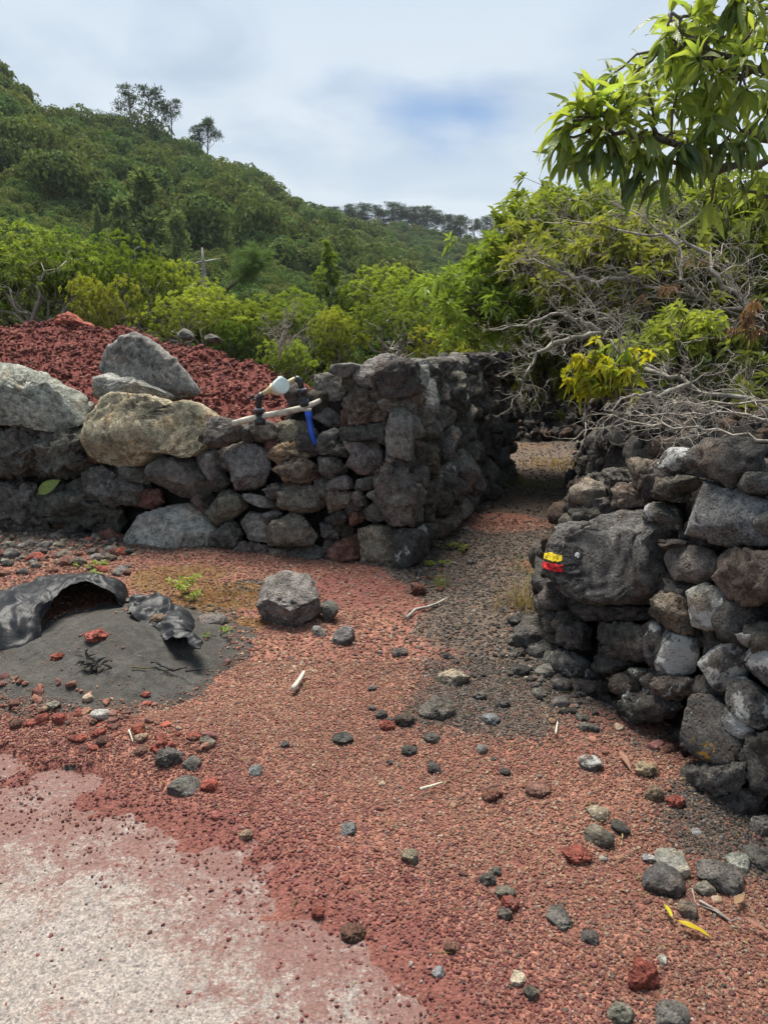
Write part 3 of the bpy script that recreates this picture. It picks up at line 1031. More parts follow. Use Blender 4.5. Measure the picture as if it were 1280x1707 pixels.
# ------------------------------------------------------------------ wall on the right of the path
RA, RB = G(872, 1075), G(1262, 1385)
rang = unit(RB[:2] - RA[:2])
RFACE = Face((RA[0], RA[1]), (RB[0] + rang[0] * 0.7, RB[1] + rang[1] * 0.7), R(9), (0, 2, 0))
rwall = thing('dry_stone_wall', 'black lava dry stone wall with yellow and red trail mark and white lichen', 'stone wall', (RA[0], RA[1], 0))
RIGHT = [
    ('C', 'f', dict(key='marker', off=0.05, depth=1.1, grow=1.15, planes=[((-.6, .05, .8), .86), ((.35, .1, 1), .72), ((.1, .8, .5), .78)], label='large stone carrying the painted yellow and red trail mark'), '140,695 280,590 330,570 440,580 560,510 620,540 680,590 650,650 655,780 640,870 560,920 440,930 330,870 290,830 265,805 130,785'),
    ('C', 'f', dict(off=-0.05), '650,600 720,590 750,640 720,780 670,780 650,700'),
    ('C', 's', dict(off=0.04, planes=[((0, .1, 1), .6), ((.3, .65, .6), .7), ((.2, -.7, .6), .66), ((-.7, .1, .6), .7)], label='big smooth grey stone with a small round hole'), '840,420 940,345 1010,380 1110,395 1190,450 1230,600 1225,660 1050,665 960,640 880,600 838,550'),
    ('C', 'd', dict(off=0.02), '885,230 960,165 1080,155 1190,165 1220,230 1210,290 1130,385 1010,350 940,310 890,280'),
    ('C', 'm', dict(lichen=0.5), '740,230 790,190 860,190 880,260 840,310 770,330 740,290'),
    ('C', 'd', {}, '715,390 740,340 840,330 930,335 880,380 830,410 830,450 740,450'),
    ('C', 'm', dict(lichen=0.2), '660,500 700,455 760,460 830,540 830,590 740,590 670,560'),
    ('C', 'm', dict(lichen=0.15), '730,730 770,680 860,665 940,680 1000,750 990,800 900,850 800,830 735,780'),
    ('C', 'b', dict(off=0.04, depth=1.0, planes=[((0, .35, .9), .6), ((-.1, -.6, .8), .62)]), '1000,780 1070,675 1170,690 1290,720 1380,800 1290,940 1150,940 1060,900 1005,840'),
    ('C', 'k', {}, '755,640 860,640 870,665 780,690'),
    ('C', 'b', dict(off=0.02), '680,970 760,895 850,910 865,1000 860,1100 800,1080 720,1030'),
    ('C', 'g', dict(lichen=0.55, off=0.03, orange=0.5), '865,880 930,845 1000,880 1090,930 1060,1020 1040,1100 940,1080 880,1020'),
    ('C', 'k', {}, '290,970 400,940 520,950 680,970 700,1020 560,1035 420,1030 310,1020'),
    ('C', 'k', dict(lichen=0.18), '415,1040 560,1040 690,1060 700,1130 690,1200 600,1200 500,1150 430,1100'),
    ('C', 'm', {}, '1130,370 1200,310 1330,320 1330,400 1180,420'),
    ('C', 'm', {}, '1210,550 1290,470 1380,500 1370,640 1230,600'),
    ('C', 'b', dict(off=-0.04), '510,400 580,360 680,420 670,470 580,500 520,480'),
    ('C', 'k', {}, '330,490 440,480 460,560 380,570 330,540'),
    ('C', 'd', dict(off=-0.05), '440,450 510,430 530,490 470,520'),
    ('C', 'b', dict(off=-0.04), '590,250 700,250 730,330 680,400 620,370'),
    ('C', 'd', dict(off=-0.1), '380,330 450,320 490,400 400,430'),
    ('C', 'd', dict(off=-0.06, lichen=0.3), '480,300 560,290 600,350 520,390'),
    ('D', 'm', dict(lichen=0.62, orange=0.6), '705,240 730,130 800,160 870,180 900,250 890,330 830,370 740,340 705,300'),
    ('D', 'g', dict(lichen=0.95), '1115,165 1190,140 1275,150 1270,190 1180,215 1140,235 1115,205'),
    ('D', 'm', dict(lichen=0.62), '920,300 1000,220 1080,200 1145,270 1110,350 1060,430 1000,445 940,400'),
    ('D', 'f', dict(lichen=0.45), '1125,340 1170,250 1210,215 1380,220 1380,470 1230,430 1190,370'),
    ('D', 'm', dict(lichen=0.5), '1050,430 1110,370 1190,390 1260,500 1280,580 1220,630 1150,560 1070,480'),
    ('D', 'f', dict(off=0.04, orange=1.0, lichen=0.1, label='tall rounded stone with orange yellow lichen'), '812,690 833,500 890,465 960,460 1030,510 1045,600 1100,700 1140,790 1080,800 1000,790 930,740 880,720 840,760 812,740'),
    ('D', 'f', dict(lichen=0.45), '1040,510 1080,500 1180,600 1200,660 1130,700 1060,620'),
    ('D', 'k', dict(lichen=0.15), '1140,720 1200,660 1380,640 1380,980 1220,920 1170,820'),
    ('D', 'd', dict(off=0.05, lichen=0.1), '800,870 880,800 960,790 1060,800 1150,790 1165,850 1100,880 1070,950 960,955 850,920'),
    ('D', 'b', {}, '490,390 600,350 640,400 620,460 530,480'),
    ('D', 'd', dict(lichen=0.3), '200,250 300,240 380,320 340,380 250,370 200,310'),
    ('D', 'k', {}, '130,370 200,335 245,380 220,440 150,440'),
    ('D', 'k', {}, '210,440 290,390 460,390 490,460 350,480 240,480'),
    ('D', 'm', {}, '385,560 450,495 520,530 530,600 460,635 400,590'),
    ('D', 'm', {}, '255,560 370,530 385,580 300,600'),
    ('D', 'k', {}, '300,610 380,580 480,690 470,720 340,660'),
    ('D', 'k', dict(lichen=0.25), '510,510 620,450 750,460 820,520 720,590 600,600 530,570'),
    ('D', 'o', {}, '460,650 530,640 565,690 520,740 470,690'),
    ('D', 'k', dict(lichen=0.35), '560,670 640,630 700,680 700,730 600,740'),
    ('D', 'r', {}, '720,680 800,700 810,780 740,800 705,750'),
    ('D', 'k', {}, '440,290 500,250 580,270 600,320 500,360 450,350'),
    ('D', 'g', dict(lichen=0.3), '600,350 640,330 680,350 650,390'),
    ('D', 'd', dict(lichen=0.2), '700,380 800,370 890,390 880,460 800,480 710,440'),
    ('D', 'k', {}, '250,140 350,110 390,160 370,240 290,230'),
    ('D', 'k', {}, '60,230 150,190 210,230 190,290 110,290'),
    ('D', 'd', {}, '0,330 80,320 120,370 60,400 0,390'),
    ('D', 'k', {}, '120,450 200,440 250,490 220,550 140,540'),
    ('D', 'k', {}, '400,180 490,200 690,210 700,290 620,300 470,250'),
    ('D', 'k', {}, '620,800 720,790 800,830 840,930 700,900'),
    ('D', 'd', {}, '900,960 1080,950 1180,900 1240,960 1180,1040 1000,1020'),
]
right_polys = build_face(RFACE, RIGHT, rwall, 0.40)


def rtop(u):
    return float(np.interp(u, [0, 0.35, 0.8, 1.3, 3], [0.66, 0.98, 1.18, 1.22, 1.25]))


fill_face(RFACE, (-0.1, 0, RFACE.L, 1.22), (0.16, 0.125), rwall, right_polys, -0.10, 'kkkkdb', 13, 0.085, 3, lambda c: c[1] < rtop(c[0]) - 0.06, limit=110)
core(RFACE, 0.1, RFACE.L, lambda u: rtop(u) - 0.14, 0.7, 0.15, rwall)
# end of the wall towards the path and rubble on its top
for i in range(46):
    u = rr.uniform(0.05, RFACE.L)
    w = -rr.uniform(0.15, 0.35 + 0.4 * min(1, u / 0.6))
    p = RFACE.world(u, rtop(max(u, 0.1)) - 0.18, w)
    a = rr.uniform(0.12, 0.26)
    rock(rwall, p, (a, a, rr.uniform(0.08, 0.17)), rr.choice('kkdmbd'), 3, **({'lichen': 0.35} if i % 7 == 0 else {}))
for i in range(40):
    w, z = -rr.uniform(0.0, 0.8), rr.uniform(0.0, 0.85)
    p = RFACE.world(0.0 + 0.10 * rr.random() + 0.12 * z + 0.45 * max(0, z - 0.45) - 0.18 * w * (z > 0.4), z, w)
    a = rr.uniform(0.13, 0.24)
    rock(rwall, p, (a, a, a * 0.7), rr.choice('kkdkb'), 3)


def paint_patch(name, poly, mat, stone_obj, lift=0.004, step=0.55):
    """a skin of paint lying on the stone's own surface"""
    me = stone_obj.data
    origin = np.array(rwall.location) + np.array(stone_obj.location)
    tree = BVHTree.FromPolygons([Vector(v.co) for v in me.vertices], [p.vertices[:] for p in me.polygons])
    xs = np.arange(min(p[0] for p in poly), max(p[0] for p in poly) + step, step)
    ys = np.arange(min(p[1] for p in poly), max(p[1] for p in poly) + step, step)
    eye = Vector(np.array([0, 0, EYE]) - origin)
    ids, V = {}, []
    for j, y in enumerate(ys):
        for i, x in enumerate(xs):
            wob = 0.8 * math.sin(x * 1.1) + 0.8 * math.sin(y * 0.9 + x * 0.7)
            if not inside((x + wob * 0.5, y + wob * 0.5), poly):
                continue
            if fbm(np.array([[x * 0.16, y * 0.16, 3.0]]), 3)[0] > (0.22 if mat is M_PAINT_BLACK else 0.5):
                continue
            hit, nrm, _, _ = tree.ray_cast(eye, Vector(ray(x, y)))
            if hit is not None:
                ids[(i, j)] = len(V)
                V.append(hit + nrm * lift)
    q = [(ids[(i, j)], ids[(i + 1, j)], ids[(i + 1, j + 1)], ids[(i, j + 1)]) for (i, j) in ids if (i + 1, j) in ids and (i, j + 1) in ids and (i + 1, j + 1) in ids]
    if not q:
        return None
    o = obj(name, mesh(name, np.array([v[:] for v in V]), np.array(q)[:, ::-1], mat), stone_obj)
    mod = o.modifiers.new('thick', 'SOLIDIFY')
    mod.thickness = 0.0015
    return o


mk = KEY['marker']
paint_patch('paint_ground', [(900, 908), (930, 903), (962, 908), (973, 918), (968, 950), (972, 968), (950, 982), (925, 975), (900, 955)], M_PAINT_BLACK, mk, 0.001, 0.8)
paint_patch('paint_stripe', [(906, 921), (920, 921), (938, 926), (938, 937), (922, 937), (906, 931)], M_PAINT_YELLOW, mk, 0.003)
paint_patch('paint_stripe', [(903, 936), (916, 938), (939, 942), (939, 954), (922, 953), (902, 946)], M_PAINT_RED, mk, 0.003)
paint_patch('paint_dot', [(958, 923), (963, 920), (967, 923), (967, 928), (963, 930), (958, 928)], M_PAINT_WHITE, mk, 0.003)

# ------------------------------------------------------------------ lava banks beside and behind the path
def bank_h(P):
    P3 = np.c_[P, np.zeros(len(P))]
    d, sgn = polydist(P, PATH)
    right = np.where(sgn > 0, -d, d)          # positive = right of the path walking towards the camera's far end
    n = fbm(P3 * 1.4, 3)
    # travel runs towards the camera, so its left-hand side is the photo's right
    right = d * np.where(P[:, 0] > np.interp(P[:, 1], [3.0, 4.2, 5.4, 7.0, 9.2, 11.0, 12.5], [0.95, 0.95, 1.05, 1.50, 2.15, 2.6, 2.9]), 1, -1)
    h = 1.02 * sstep(right + 0.12 * n, 0.42, 1.05) * sstep(P[:, 1], 3.2, 4.6)
    inw = (P - RFACE.o[:2]) @ RFACE.hn[:2]
    h = np.where((inw > -0.35), np.minimum(h, 0.0), h)
    back = 0.95 * sstep(P[:, 1] + 0.35 * n - 0.10 * P[:, 0], 11.2, 12.9) * sstep(P[:, 0], 0.4, 1.6)
    h = np.maximum(h, back)
    rough = 0.10 * fbm(P3 * 3.5 + 9, 4, 0.6) + 0.05 * (1 - np.abs(fbm(P3 * 9 + 4, 3, 0.6)))
    return h + rough * sstep(h, 0.05, 0.3) - 0.12 * (1 - sstep(h, 0.0, 0.12))


def build_bank():
    xs, ys = np.arange(0.2, 8.0, 0.05), np.arange(2.9, 17.5, 0.05)
    X, Y = np.meshgrid(xs, ys)
    P = np.c_[X.ravel(), Y.ravel()]
    z = bank_h(P)
    nx, ny = len(xs), len(ys)
    idx = np.arange(nx * ny).reshape(ny, nx)
    Q = np.stack([idx[:-1, :-1], idx[:-1, 1:], idx[1:, 1:], idx[1:, :-1]], -1).reshape(-1, 4)
    obj('lava_bank_terrain', mesh('lava_bank_terrain', np.c_[P, z], Q, M_LAVA), kind='structure')


build_bank()


# ------------------------------------------------------------------ scattering of what nobody could count
def scatter_group(name, protos):
    """node group: puts one of the prototype meshes on every point, by the point's own attributes"""
    coll = bpy.data.collections.new(name + '_shapes')
    for i, me in enumerate(protos):
        o = bpy.data.objects.new('%s_shape' % name, me)
        coll.objects.link(o)
    g = bpy.data.node_groups.new(name, 'GeometryNodeTree')
    g.interface.new_socket('Geometry', in_out='INPUT', socket_type='NodeSocketGeometry')
    g.interface.new_socket('Geometry', in_out='OUTPUT', socket_type='NodeSocketGeometry')
    gi, go = g.nodes.new('NodeGroupInput'), g.nodes.new('NodeGroupOutput')
    ci = g.nodes.new('GeometryNodeCollectionInfo')
    ci.inputs['Collection'].default_value = coll
    ci.inputs['Separate Children'].default_value = True
    ci.inputs['Reset Children'].default_value = True
    ip = g.nodes.new('GeometryNodeInstanceOnPoints')
    ip.inputs['Pick Instance'].default_value = True

    def named(n, t):
        a = g.nodes.new('GeometryNodeInputNamedAttribute')
        a.data_type = t
        a.inputs['Name'].default_value = n
        return a.outputs['Attribute']
    e = g.nodes.new('FunctionNodeEulerToRotation')
    g.links.new(named('turn', 'FLOAT_VECTOR'), e.inputs[0])
    g.links.new(gi.outputs[0], ip.inputs['Points'])
    g.links.new(ci.outputs[0], ip.inputs['Instance'])
    g.links.new(named('pick', 'INT'), ip.inputs['Instance Index'])
    g.links.new(e.outputs[0], ip.inputs['Rotation'])
    g.links.new(named('size', 'FLOAT_VECTOR'), ip.inputs['Scale'])
    g.links.new(ip.outputs[0], go.inputs[0])
    return g


def scatter(name, group, P, turn, size, pick, tints, parent=None, **props):
    me = mesh(name, P, [], attrs=dict(turn=turn, size=size, tint=tints))
    me.attributes.new('pick', 'INT', 'POINT').data.foreach_set('value', np.asarray(pick, np.int32))
    o = obj(name, me, parent, kind='stuff', **props)
    m = o.modifiers.new('scatter', 'NODES')
    m.node_group = group
    return o


def pebble_protos(n, level, seed, rough=False):
    out = []
    for i in range(n):
        r = np.random.RandomState(seed + i)
        k = 7
        poly = np.array([(0.5 * math.cos(6.283 * j / k + r.uniform(-.3, .3)) * r.uniform(.75, 1.15), 0.5 * math.sin(6.283 * j / k + r.uniform(-.3, .3)) * r.uniform(.7, 1.0)) for j in range(k)])
        V, Fc = stone_verts(poly, 0.36, 'rough' if rough else 'facet', seed + i, level, 1.0)
        out.append(mesh('pebble', V, Fc, M_PEBBLE, smooth=True))
    return out


GRAVEL = scatter_group('gravel', pebble_protos(9, 3, 900))
CLINKER = scatter_group('clinker', pebble_protos(7, 3, 950, True))
RED_T = np.array([(.27, .098, .068), (.30, .125, .080), (.235, .078, .060), (.20, .066, .058), (.34, .15, .095), (.30, .105, .072), (.25, .10, .075), (.24, .09, .068), (.36, .20, .14), (.29, .09, .06)])
GREY_T = np.array([(.13, .115, .10), (.18, .16, .14), (.09, .08, .07), (.23, .205, .18), (.16, .11, .085), (.07, .064, .058)])
PINK_T = np.array([(.42, .30, .25), (.35, .22, .17), (.46, .40, .35)])


def sand_h(P):
    q = np.hypot((P[:, 0] - SANDC[0]) / SANDR[0], (P[:, 1] - SANDC[1]) / SANDR[1])
    ang_ = np.arctan2(P[:, 1] - SANDC[1], P[:, 0] - SANDC[0])
    P3 = np.c_[P, P[:, :1] * 0]
    q = q / (1 + 0.06 * np.sin(3 * ang_ + 1) + 0.04 * np.sin(5 * ang_)) + 0.05 * fbm(P3 * 5, 3) + 0.03 * fbm(P3 * 22, 3)
    top = np.clip(1 - q, -0.2, 1)
    h = 0.155 * np.sign(top) * np.abs(top) ** 0.95 * (1 + 0.25 * (P[:, 1] - SANDC[1]))
    return h + 0.018 * fbm(P3 * 3, 3) + 0.006 * fbm(P3 * 18, 3)


def gravel_points(n, box, smin, smax, power, seed, dens, tint_fn, sink=0.25):
    r = np.random.RandomState(seed)
    x0, x1, y0, y1 = box
    P = np.c_[r.uniform(x0, x1, n), r.uniform(y0, y1, n)]
    vis = np.abs(P[:, 0]) < 0.62 * P[:, 1] + 0.75
    P = P[vis]
    d = dens(P)
    P = P[r.rand(len(P)) < d]
    m = len(P)
    sz = smin + (smax - smin) * r.rand(m) ** power
    z = np.maximum(gz(P), np.where(zones(P)[0] < 0.3, 0.0, -1))
    z = np.maximum(z, gz(P) + sand_h(P))
    t = tint_fn(P, r)
    t = t * r.uniform(0.80, 1.22, (m, 1))
    s3 = sz[:, None] * np.stack([r.uniform(.85, 1.25, m), r.uniform(.75, 1.1, m), r.uniform(.55, .95, m)], 1)
    turn = np.stack([r.uniform(-.7, .7, m), r.uniform(-.7, .7, m), r.uniform(0, 6.28, m)], 1)
    V = np.c_[P, z + s3[:, 2] * (0.36 - sink)]
    return V, turn, s3, r.randint(0, 7, m), t


def zone_tint(P, r):
    s, dark, moss, fines = zones(P)
    m = len(P)
    red = RED_T[r.randint(len(RED_T), size=m)]
    grey = GREY_T[r.randint(len(GREY_T), size=m)]
    pink = PINK_T[r.randint(len(PINK_T), size=m)]
    u = r.rand(m)
    pn = fbm(np.c_[P * 1.1, P[:, :1] * 0 + 21], 3)[:, None]
    near_edge = (1 - sstep(s, 0.1, 0.7))[:, None]
    red = red * [1.22, 1.66, 1.72] * np.where(pn > 0, 1 + 0.25 * pn * np.array([1, 1.15, 1.0]), 1 + 0.25 * pn) * (1 - near_edge * np.array([.12, .34, .22]))
    out = np.where((u < np.clip(dark * 0.93, 0.018, 1))[:, None], grey, red)
    return np.where((r.rand(m) < 0.012)[:, None], pink, out)


def dens_near(P):
    s, dark, moss, fines = zones(P)
    n = fbm(np.c_[P * 1.7, P[:, :1] * 0 + 7], 4)
    d = sstep(s, -0.06, 0.30) * (1 - 0.45 * fines) * (0.7 + 0.3 * sstep(n, -0.4, 0.3)) * (1 - 0.75 * moss)
    sand = np.hypot((P[:, 0] - SANDC[0]) / SANDR[0], (P[:, 1] - SANDC[1]) / SANDR[1])
    edge = 0.07 * sstep(s, -0.40, 0.0) ** 2
    return np.maximum(np.maximum(d, edge), 0.006) * np.maximum(sstep(sand + 0.12 * n, 0.78, 1.02), 0.012)


parts = [gravel_points(330000, (-2.5, 2.3, 1.1, 3.6), 0.006, 0.016, 2.2, 1, dens_near, zone_tint, 0.16),
         gravel_points(80000, (-3.2, 2.4, 3.4, 6.6), 0.010, 0.030, 2.0, 2, dens_near, zone_tint),
         gravel_points(9000, (-0.4, 3.8, 6.4, 11.8), 0.016, 0.05, 2.0, 3, dens_near, zone_tint),
         gravel_points(5200, (-3.2, 2.6, 1.2, 5.6), 0.018, 0.040, 2.6, 4, lambda P: 0.28 * dens_near(P), zone_tint, 0.2)]
RUB = G(60, 915)[:2]


def dens_rubble(P):
    q = np.hypot((P[:, 0] - RUB[0] + 0.3) / 1.25, (P[:, 1] - RUB[1]) / 0.42)
    ridge, _ = polydist(P, [G(-120, 1160), G(120, 1195), G(330, 1265)])
    right, _ = polydist(P, [G(835, 1060), G(930, 1190), G(1080, 1290)])
    return np.maximum(np.maximum(1 - sstep(q, 0.7, 1.1), 0.5 * (1 - sstep(ridge, 0.02, 0.16))), 0.5 * (1 - sstep(right, 0.03, 0.16)))


parts.append(gravel_points(9000, (-3.6, 1.4, 2.2, 6.2), 0.022, 0.065, 2.2, 6, dens_rubble, zone_tint, 0.15))
scatter('cinder_gravel', GRAVEL, *[np.concatenate([p[i] for p in parts]) for i in range(5)])

# rough clinker stones lying over the lava banks
def lava_rubble():
    r = np.random.RandomState(77)
    P = np.c_[r.uniform(0.6, 7.0, 14000), r.uniform(3.0, 14.5, 14000)]
    h = bank_h(P)
    keep = (h > 0.06) & (P[:, 0] < 0.62 * P[:, 1] + 0.8)
    P, h = P[keep], h[keep]
    m = len(P)
    sz = 0.05 + 0.16 * r.rand(m) ** 2.4
    s3 = sz[:, None] * r.uniform(.75, 1.2, (m, 3))
    t = GREY_T[r.randint(len(GREY_T), size=m)] * r.uniform(.4, .8, (m, 1))
    scatter('lava_rubble', CLINKER, np.c_[P, h + 0.1 * sz], r.uniform(0, 6.28, (m, 3)), s3, r.randint(0, 7, m), t)


lava_rubble()

# ------------------------------------------------------------------ red cinder heap behind the wall
HEAP_RIDGE = [at(-420, 560, 9.6), at(-150, 545, 9.4), at(0, 540, 9.2), at(115, 532, 9.2), at(230, 548, 8.9), at(330, 578, 8.4), at(430, 606, 7.9), at(520, 640, 7.5), at(600, 700, 7.3)]


def heap_h(P):
    rx = np.array([p[0] for p in HEAP_RIDGE])
    ry = np.array([p[1] for p in HEAP_RIDGE])
    rz = np.array([p[2] for p in HEAP_RIDGE])
    yy, zz = np.interp(P[:, 0], rx, ry), np.interp(P[:, 0], rx, rz)
    t = (P[:, 1] - yy)
    prof = np.where(t < 0, zz - 0.36 * np.abs(t) ** 1.05, zz - 0.45 * np.abs(t))
    prof -= 0.06 * np.exp(-(t / 0.5) ** 2)
    P3 = np.c_[P, P[:, :1] * 0]
    return prof + 0.07 * fbm(P3 * 1.9 + 3, 4) + 0.045 * fbm(P3 * 7 + 1, 4, 0.6) + 0.03 * (1 - np.abs(fbm(P3 * 13, 3)))


def build_heap():
    xs, ys = np.arange(-7.0, 0.35, 0.045), np.arange(5.4, 12.5, 0.045)
    X, Y = np.meshgrid(xs, ys)
    P = np.c_[X.ravel(), Y.ravel()]
    z = heap_h(P)
    # the heap stops behind the wall
    inw = -((P - LFACE.o[:2]) @ LFACE.hn[:2])
    cut = sstep(inw, 0.15, 0.55)
    sd_ = -((P - SFACE.o[:2]) @ SFACE.hn[:2])
    cut = cut * sstep(sd_, 0.2, 0.6)
    z = z * cut - 0.1 * (1 - cut)
    nx, ny = len(xs), len(ys)
    idx = np.arange(nx * ny).reshape(ny, nx)
    Q = np.stack([idx[:-1, :-1], idx[:-1, 1:], idx[1:, 1:], idx[1:, :-1]], -1).reshape(-1, 4)
    keep = (z[Q] > -0.08).any(1)
    heap = thing('cinder_heap', 'large heap of dark red volcanic cinder behind the low stone wall', 'cinder heap', me=mesh('cinder_heap', np.c_[P, z], Q[keep], M_CINDER))
    r = np.random.RandomState(41)
    n = 62000
    Q2 = np.c_[r.uniform(-6.6, 0.2, n), r.uniform(5.6, 10.2, n)]
    inw = -((Q2 - LFACE.o[:2]) @ LFACE.hn[:2])
    sd_ = -((Q2 - SFACE.o[:2]) @ SFACE.hn[:2])
    h = heap_h(Q2)
    keep = (inw > 0.45) & (sd_ > 0.5) & (h > 0.1)
    Q2, h = Q2[keep], h[keep]
    m = len(Q2)
    sz = 0.012 + 0.055 * r.rand(m) ** 4.5
    tt = np.array([(.25, .080, .064), (.28, .098, .075), (.19, .060, .052), (.34, .15, .12), (.15, .050, .046), (.31, .115, .09)])
    t = tt[r.randint(len(tt), size=m)] * r.uniform(.7, 1.25, (m, 1)) * (1 + 0.4 * fbm(np.c_[Q2 * 1.3, Q2[:, :1] * 0], 3))[:, None]
    s3 = sz[:, None] * r.uniform(.75, 1.2, (m, 3))
    scatter('cinder_rubble', CLINKER, np.c_[Q2, h + sz * 0.12], r.uniform(0, 6.28, (m, 3)), s3, r.randint(0, 7, m), t, heap)


build_heap()

# ------------------------------------------------------------------ black sand pile
def build_sand():
    xs, ys = np.arange(-2.5, -0.1, 0.02), np.arange(2.5, 4.8, 0.02)
    X, Y = np.meshgrid(xs, ys)
    P = np.c_[X.ravel(), Y.ravel()]
    z = sand_h(P) + gz(P)
    nx, ny = len(xs), len(ys)
    idx = np.arange(nx * ny).reshape(ny, nx)
    Q = np.stack([idx[:-1, :-1], idx[:-1, 1:], idx[1:, 1:], idx[1:, :-1]], -1).reshape(-1, 4)
    keep = (sand_h(P)[Q] > -0.04).any(1)
    thing('sand_pile', 'small pile of black grey sand spilling out from under the black plastic', 'sand pile', me=mesh('sand_pile', np.c_[P, z], Q[keep], M_SAND))


build_sand()


def surf(px, py):
    """where a sight line meets the sand pile or the ground"""
    p = G(px, py)
    for _ in range(12):
        q = np.array([[p[0], p[1]]])
        z = gz(q)[0]
        if np.hypot((p[0] - SANDC[0]) / SANDR[0], (p[1] - SANDC[1]) / SANDR[1]) < 1.05:
            z = max(z, z + sand_h(q)[0])
        p = 0.4 * p + 0.6 * G(px, py, z)
    return p


# ------------------------------------------------------------------ black plastic sheet
def sheet(name, label, rows, seed, amp, mat, sub=12, group=None):
    """lofts rows of points into a crumpled film"""
    Rw = np.array([[at(*p) for p in row] for row in rows])
    nr, nc = Rw.shape[:2]

    def cat(A, k):
        n = len(A)
        t = np.linspace(0, n - 1, (n - 1) * k + 1)
        i = np.clip(np.floor(t).astype(int), 0, n - 2)
        f = (t - i)[:, None, None]
        p0, p1, p2, p3 = A[np.maximum(i - 1, 0)], A[i], A[i + 1], A[np.minimum(i + 2, n - 1)]
        return 0.5 * (2 * p1 + (p2 - p0) * f + (2 * p0 - 5 * p1 + 4 * p2 - p3) * f ** 2 + (3 * p1 - p0 - 3 * p2 + p3) * f ** 3)
    A = cat(Rw, sub)
    A = cat(A.transpose(1, 0, 2), sub).transpose(1, 0, 2)
    n0, n1 = A.shape[:2]
    V = A.reshape(-1, 3)
    c = V.mean(0)
    n = fbm(V * 3.2 + seed, 2)
    cr = np.abs(fbm(V * [3.4, 4.2, 3.0] + seed + 20, 2, 0.5))
    cr2 = np.abs(fbm(V * [11, 13, 9] + seed + 50, 2, 0.6))
    dv = np.stack([fbm(V * 4 + seed + 7, 2), fbm(V * 4 + seed + 13, 2), 1.0 * (0.35 - cr) + 0.35 * (0.3 - cr2) + 0.3 * n], 1)
    V = V + amp * dv * np.array([1, 1, 1.15])
    idx = np.arange(n0 * n1).reshape(n0, n1)
    Q = np.stack([idx[:-1, :-1], idx[:-1, 1:], idx[1:, 1:], idx[1:, :-1]], -1).reshape(-1, 4)
    o = thing(name, label, 'plastic sheet', c, mesh(name, V - c, Q, mat), group)
    m = o.modifiers.new('thick', 'SOLIDIFY')
    m.thickness = 0.004
    return o


sheet('plastic_sheet', 'large black plastic sheet draped and arched over the sand pile', [
    [(-110, 1092, 3.66), (-40, 1094, 3.66), (10, 1095, 3.66), (48, 1086, 3.70), (74, 1052, 3.84), (92, 1004, 4.02), (116, 975, 4.10), (150, 966, 4.14), (184, 978, 4.14), (204, 1004, 4.12), (210, 1028, 4.10)],
    [(-110, 1050, 3.74), (-40, 1050, 3.74), (10, 1040, 3.76), (42, 1030, 3.82), (66, 1008, 3.92), (84, 985, 4.08), (112, 968, 4.20), (148, 962, 4.26), (184, 972, 4.26), (205, 996, 4.24), (212, 1018, 4.20)],
    [(-110, 1002, 3.98), (-40, 998, 4.0), (8, 1000, 4.0), (36, 992, 4.06), (60, 982, 4.12), (84, 972, 4.26), (114, 966, 4.40), (150, 963, 4.44), (184, 968, 4.44), (206, 990, 4.42), (214, 1006, 4.36)],
    [(-110, 985, 4.3), (-40, 984, 4.35), (8, 986, 4.35), (36, 980, 4.40), (60, 974, 4.45), (86, 968, 4.55), (116, 966, 4.66), (150, 966, 4.68), (184, 970, 4.68), (207, 984, 4.62), (215, 996, 4.55)],
    [(-110, 990, 4.55), (-40, 990, 4.6), (8, 992, 4.6), (36, 990, 4.65), (60, 988, 4.7), (86, 988, 4.75), (116, 990, 4.8), (150, 992, 4.8), (184, 994, 4.8), (208, 996, 4.75), (216, 998, 4.65)],
], 3, 0.055, M_BLACK_PLASTIC)
sheet('plastic_sheet', 'small crumpled strip of black plastic beside the sand pile', [
    [(222, 1010, 3.96), (238, 1026, 3.84), (262, 1036, 3.78), (276, 1052, 3.68), (292, 1068, 3.56), (322, 1078, 3.46), (332, 1080, 3.46)],
    [(228, 1002, 4.06), (244, 1010, 3.98), (268, 1016, 3.94), (286, 1030, 3.84), (300, 1048, 3.70), (318, 1066, 3.58), (330, 1074, 3.54)],
    [(232, 996, 4.12), (250, 995, 4.14), (276, 998, 4.12), (296, 1012, 4.04), (306, 1030, 3.88), (316, 1052, 3.70), (326, 1066, 3.62)],
    [(236, 1000, 4.20), (254, 998, 4.22), (282, 1002, 4.20), (306, 1016, 4.10), (316, 1034, 3.94), (322, 1056, 3.74), (330, 1070, 3.64)],
], 11, 0.07, M_BLACK_PLASTIC)
sheet('plastic_sheet', 'narrow twisted end of black plastic bridging the two sheets', [
    [(200, 1002, 4.18), (214, 1003, 4.2), (228, 998, 4.22), (238, 999, 4.24)],
    [(200, 998, 4.24), (214, 997, 4.26), (228, 993, 4.28), (238, 994, 4.3)],
    [(200, 1004, 4.32), (214, 1004, 4.34), (228, 1000, 4.36), (238, 1000, 4.38)],
], 19, 0.02, M_BLACK_PLASTIC, 5)

# ------------------------------------------------------------------ boulders and countable loose stones
def boulder(label, crop, kind, text, Y, depth, level=5, name='boulder', group=None, planes=None, **props):
    pp = pix(crop, text)
    W = np.array([at(x, y, Y) for x, y in pp])
    c, area = centroid(W[:, [0, 2]])
    loc = np.array([c[0], Y, c[1]])
    col, st = tint(kind)
    V, Fc = stone_verts(W[:, [0, 2]] - c, depth, st, nseed(), level, 1.06, planes)
    P = np.stack([V[:, 0], -V[:, 2], V[:, 1]], 1)
    return thing(name, label, 'boulder', loc, mesh(name, P, Fc, M_CLINKER if st == 'rough' else M_ROCK), group, color=col, **props)


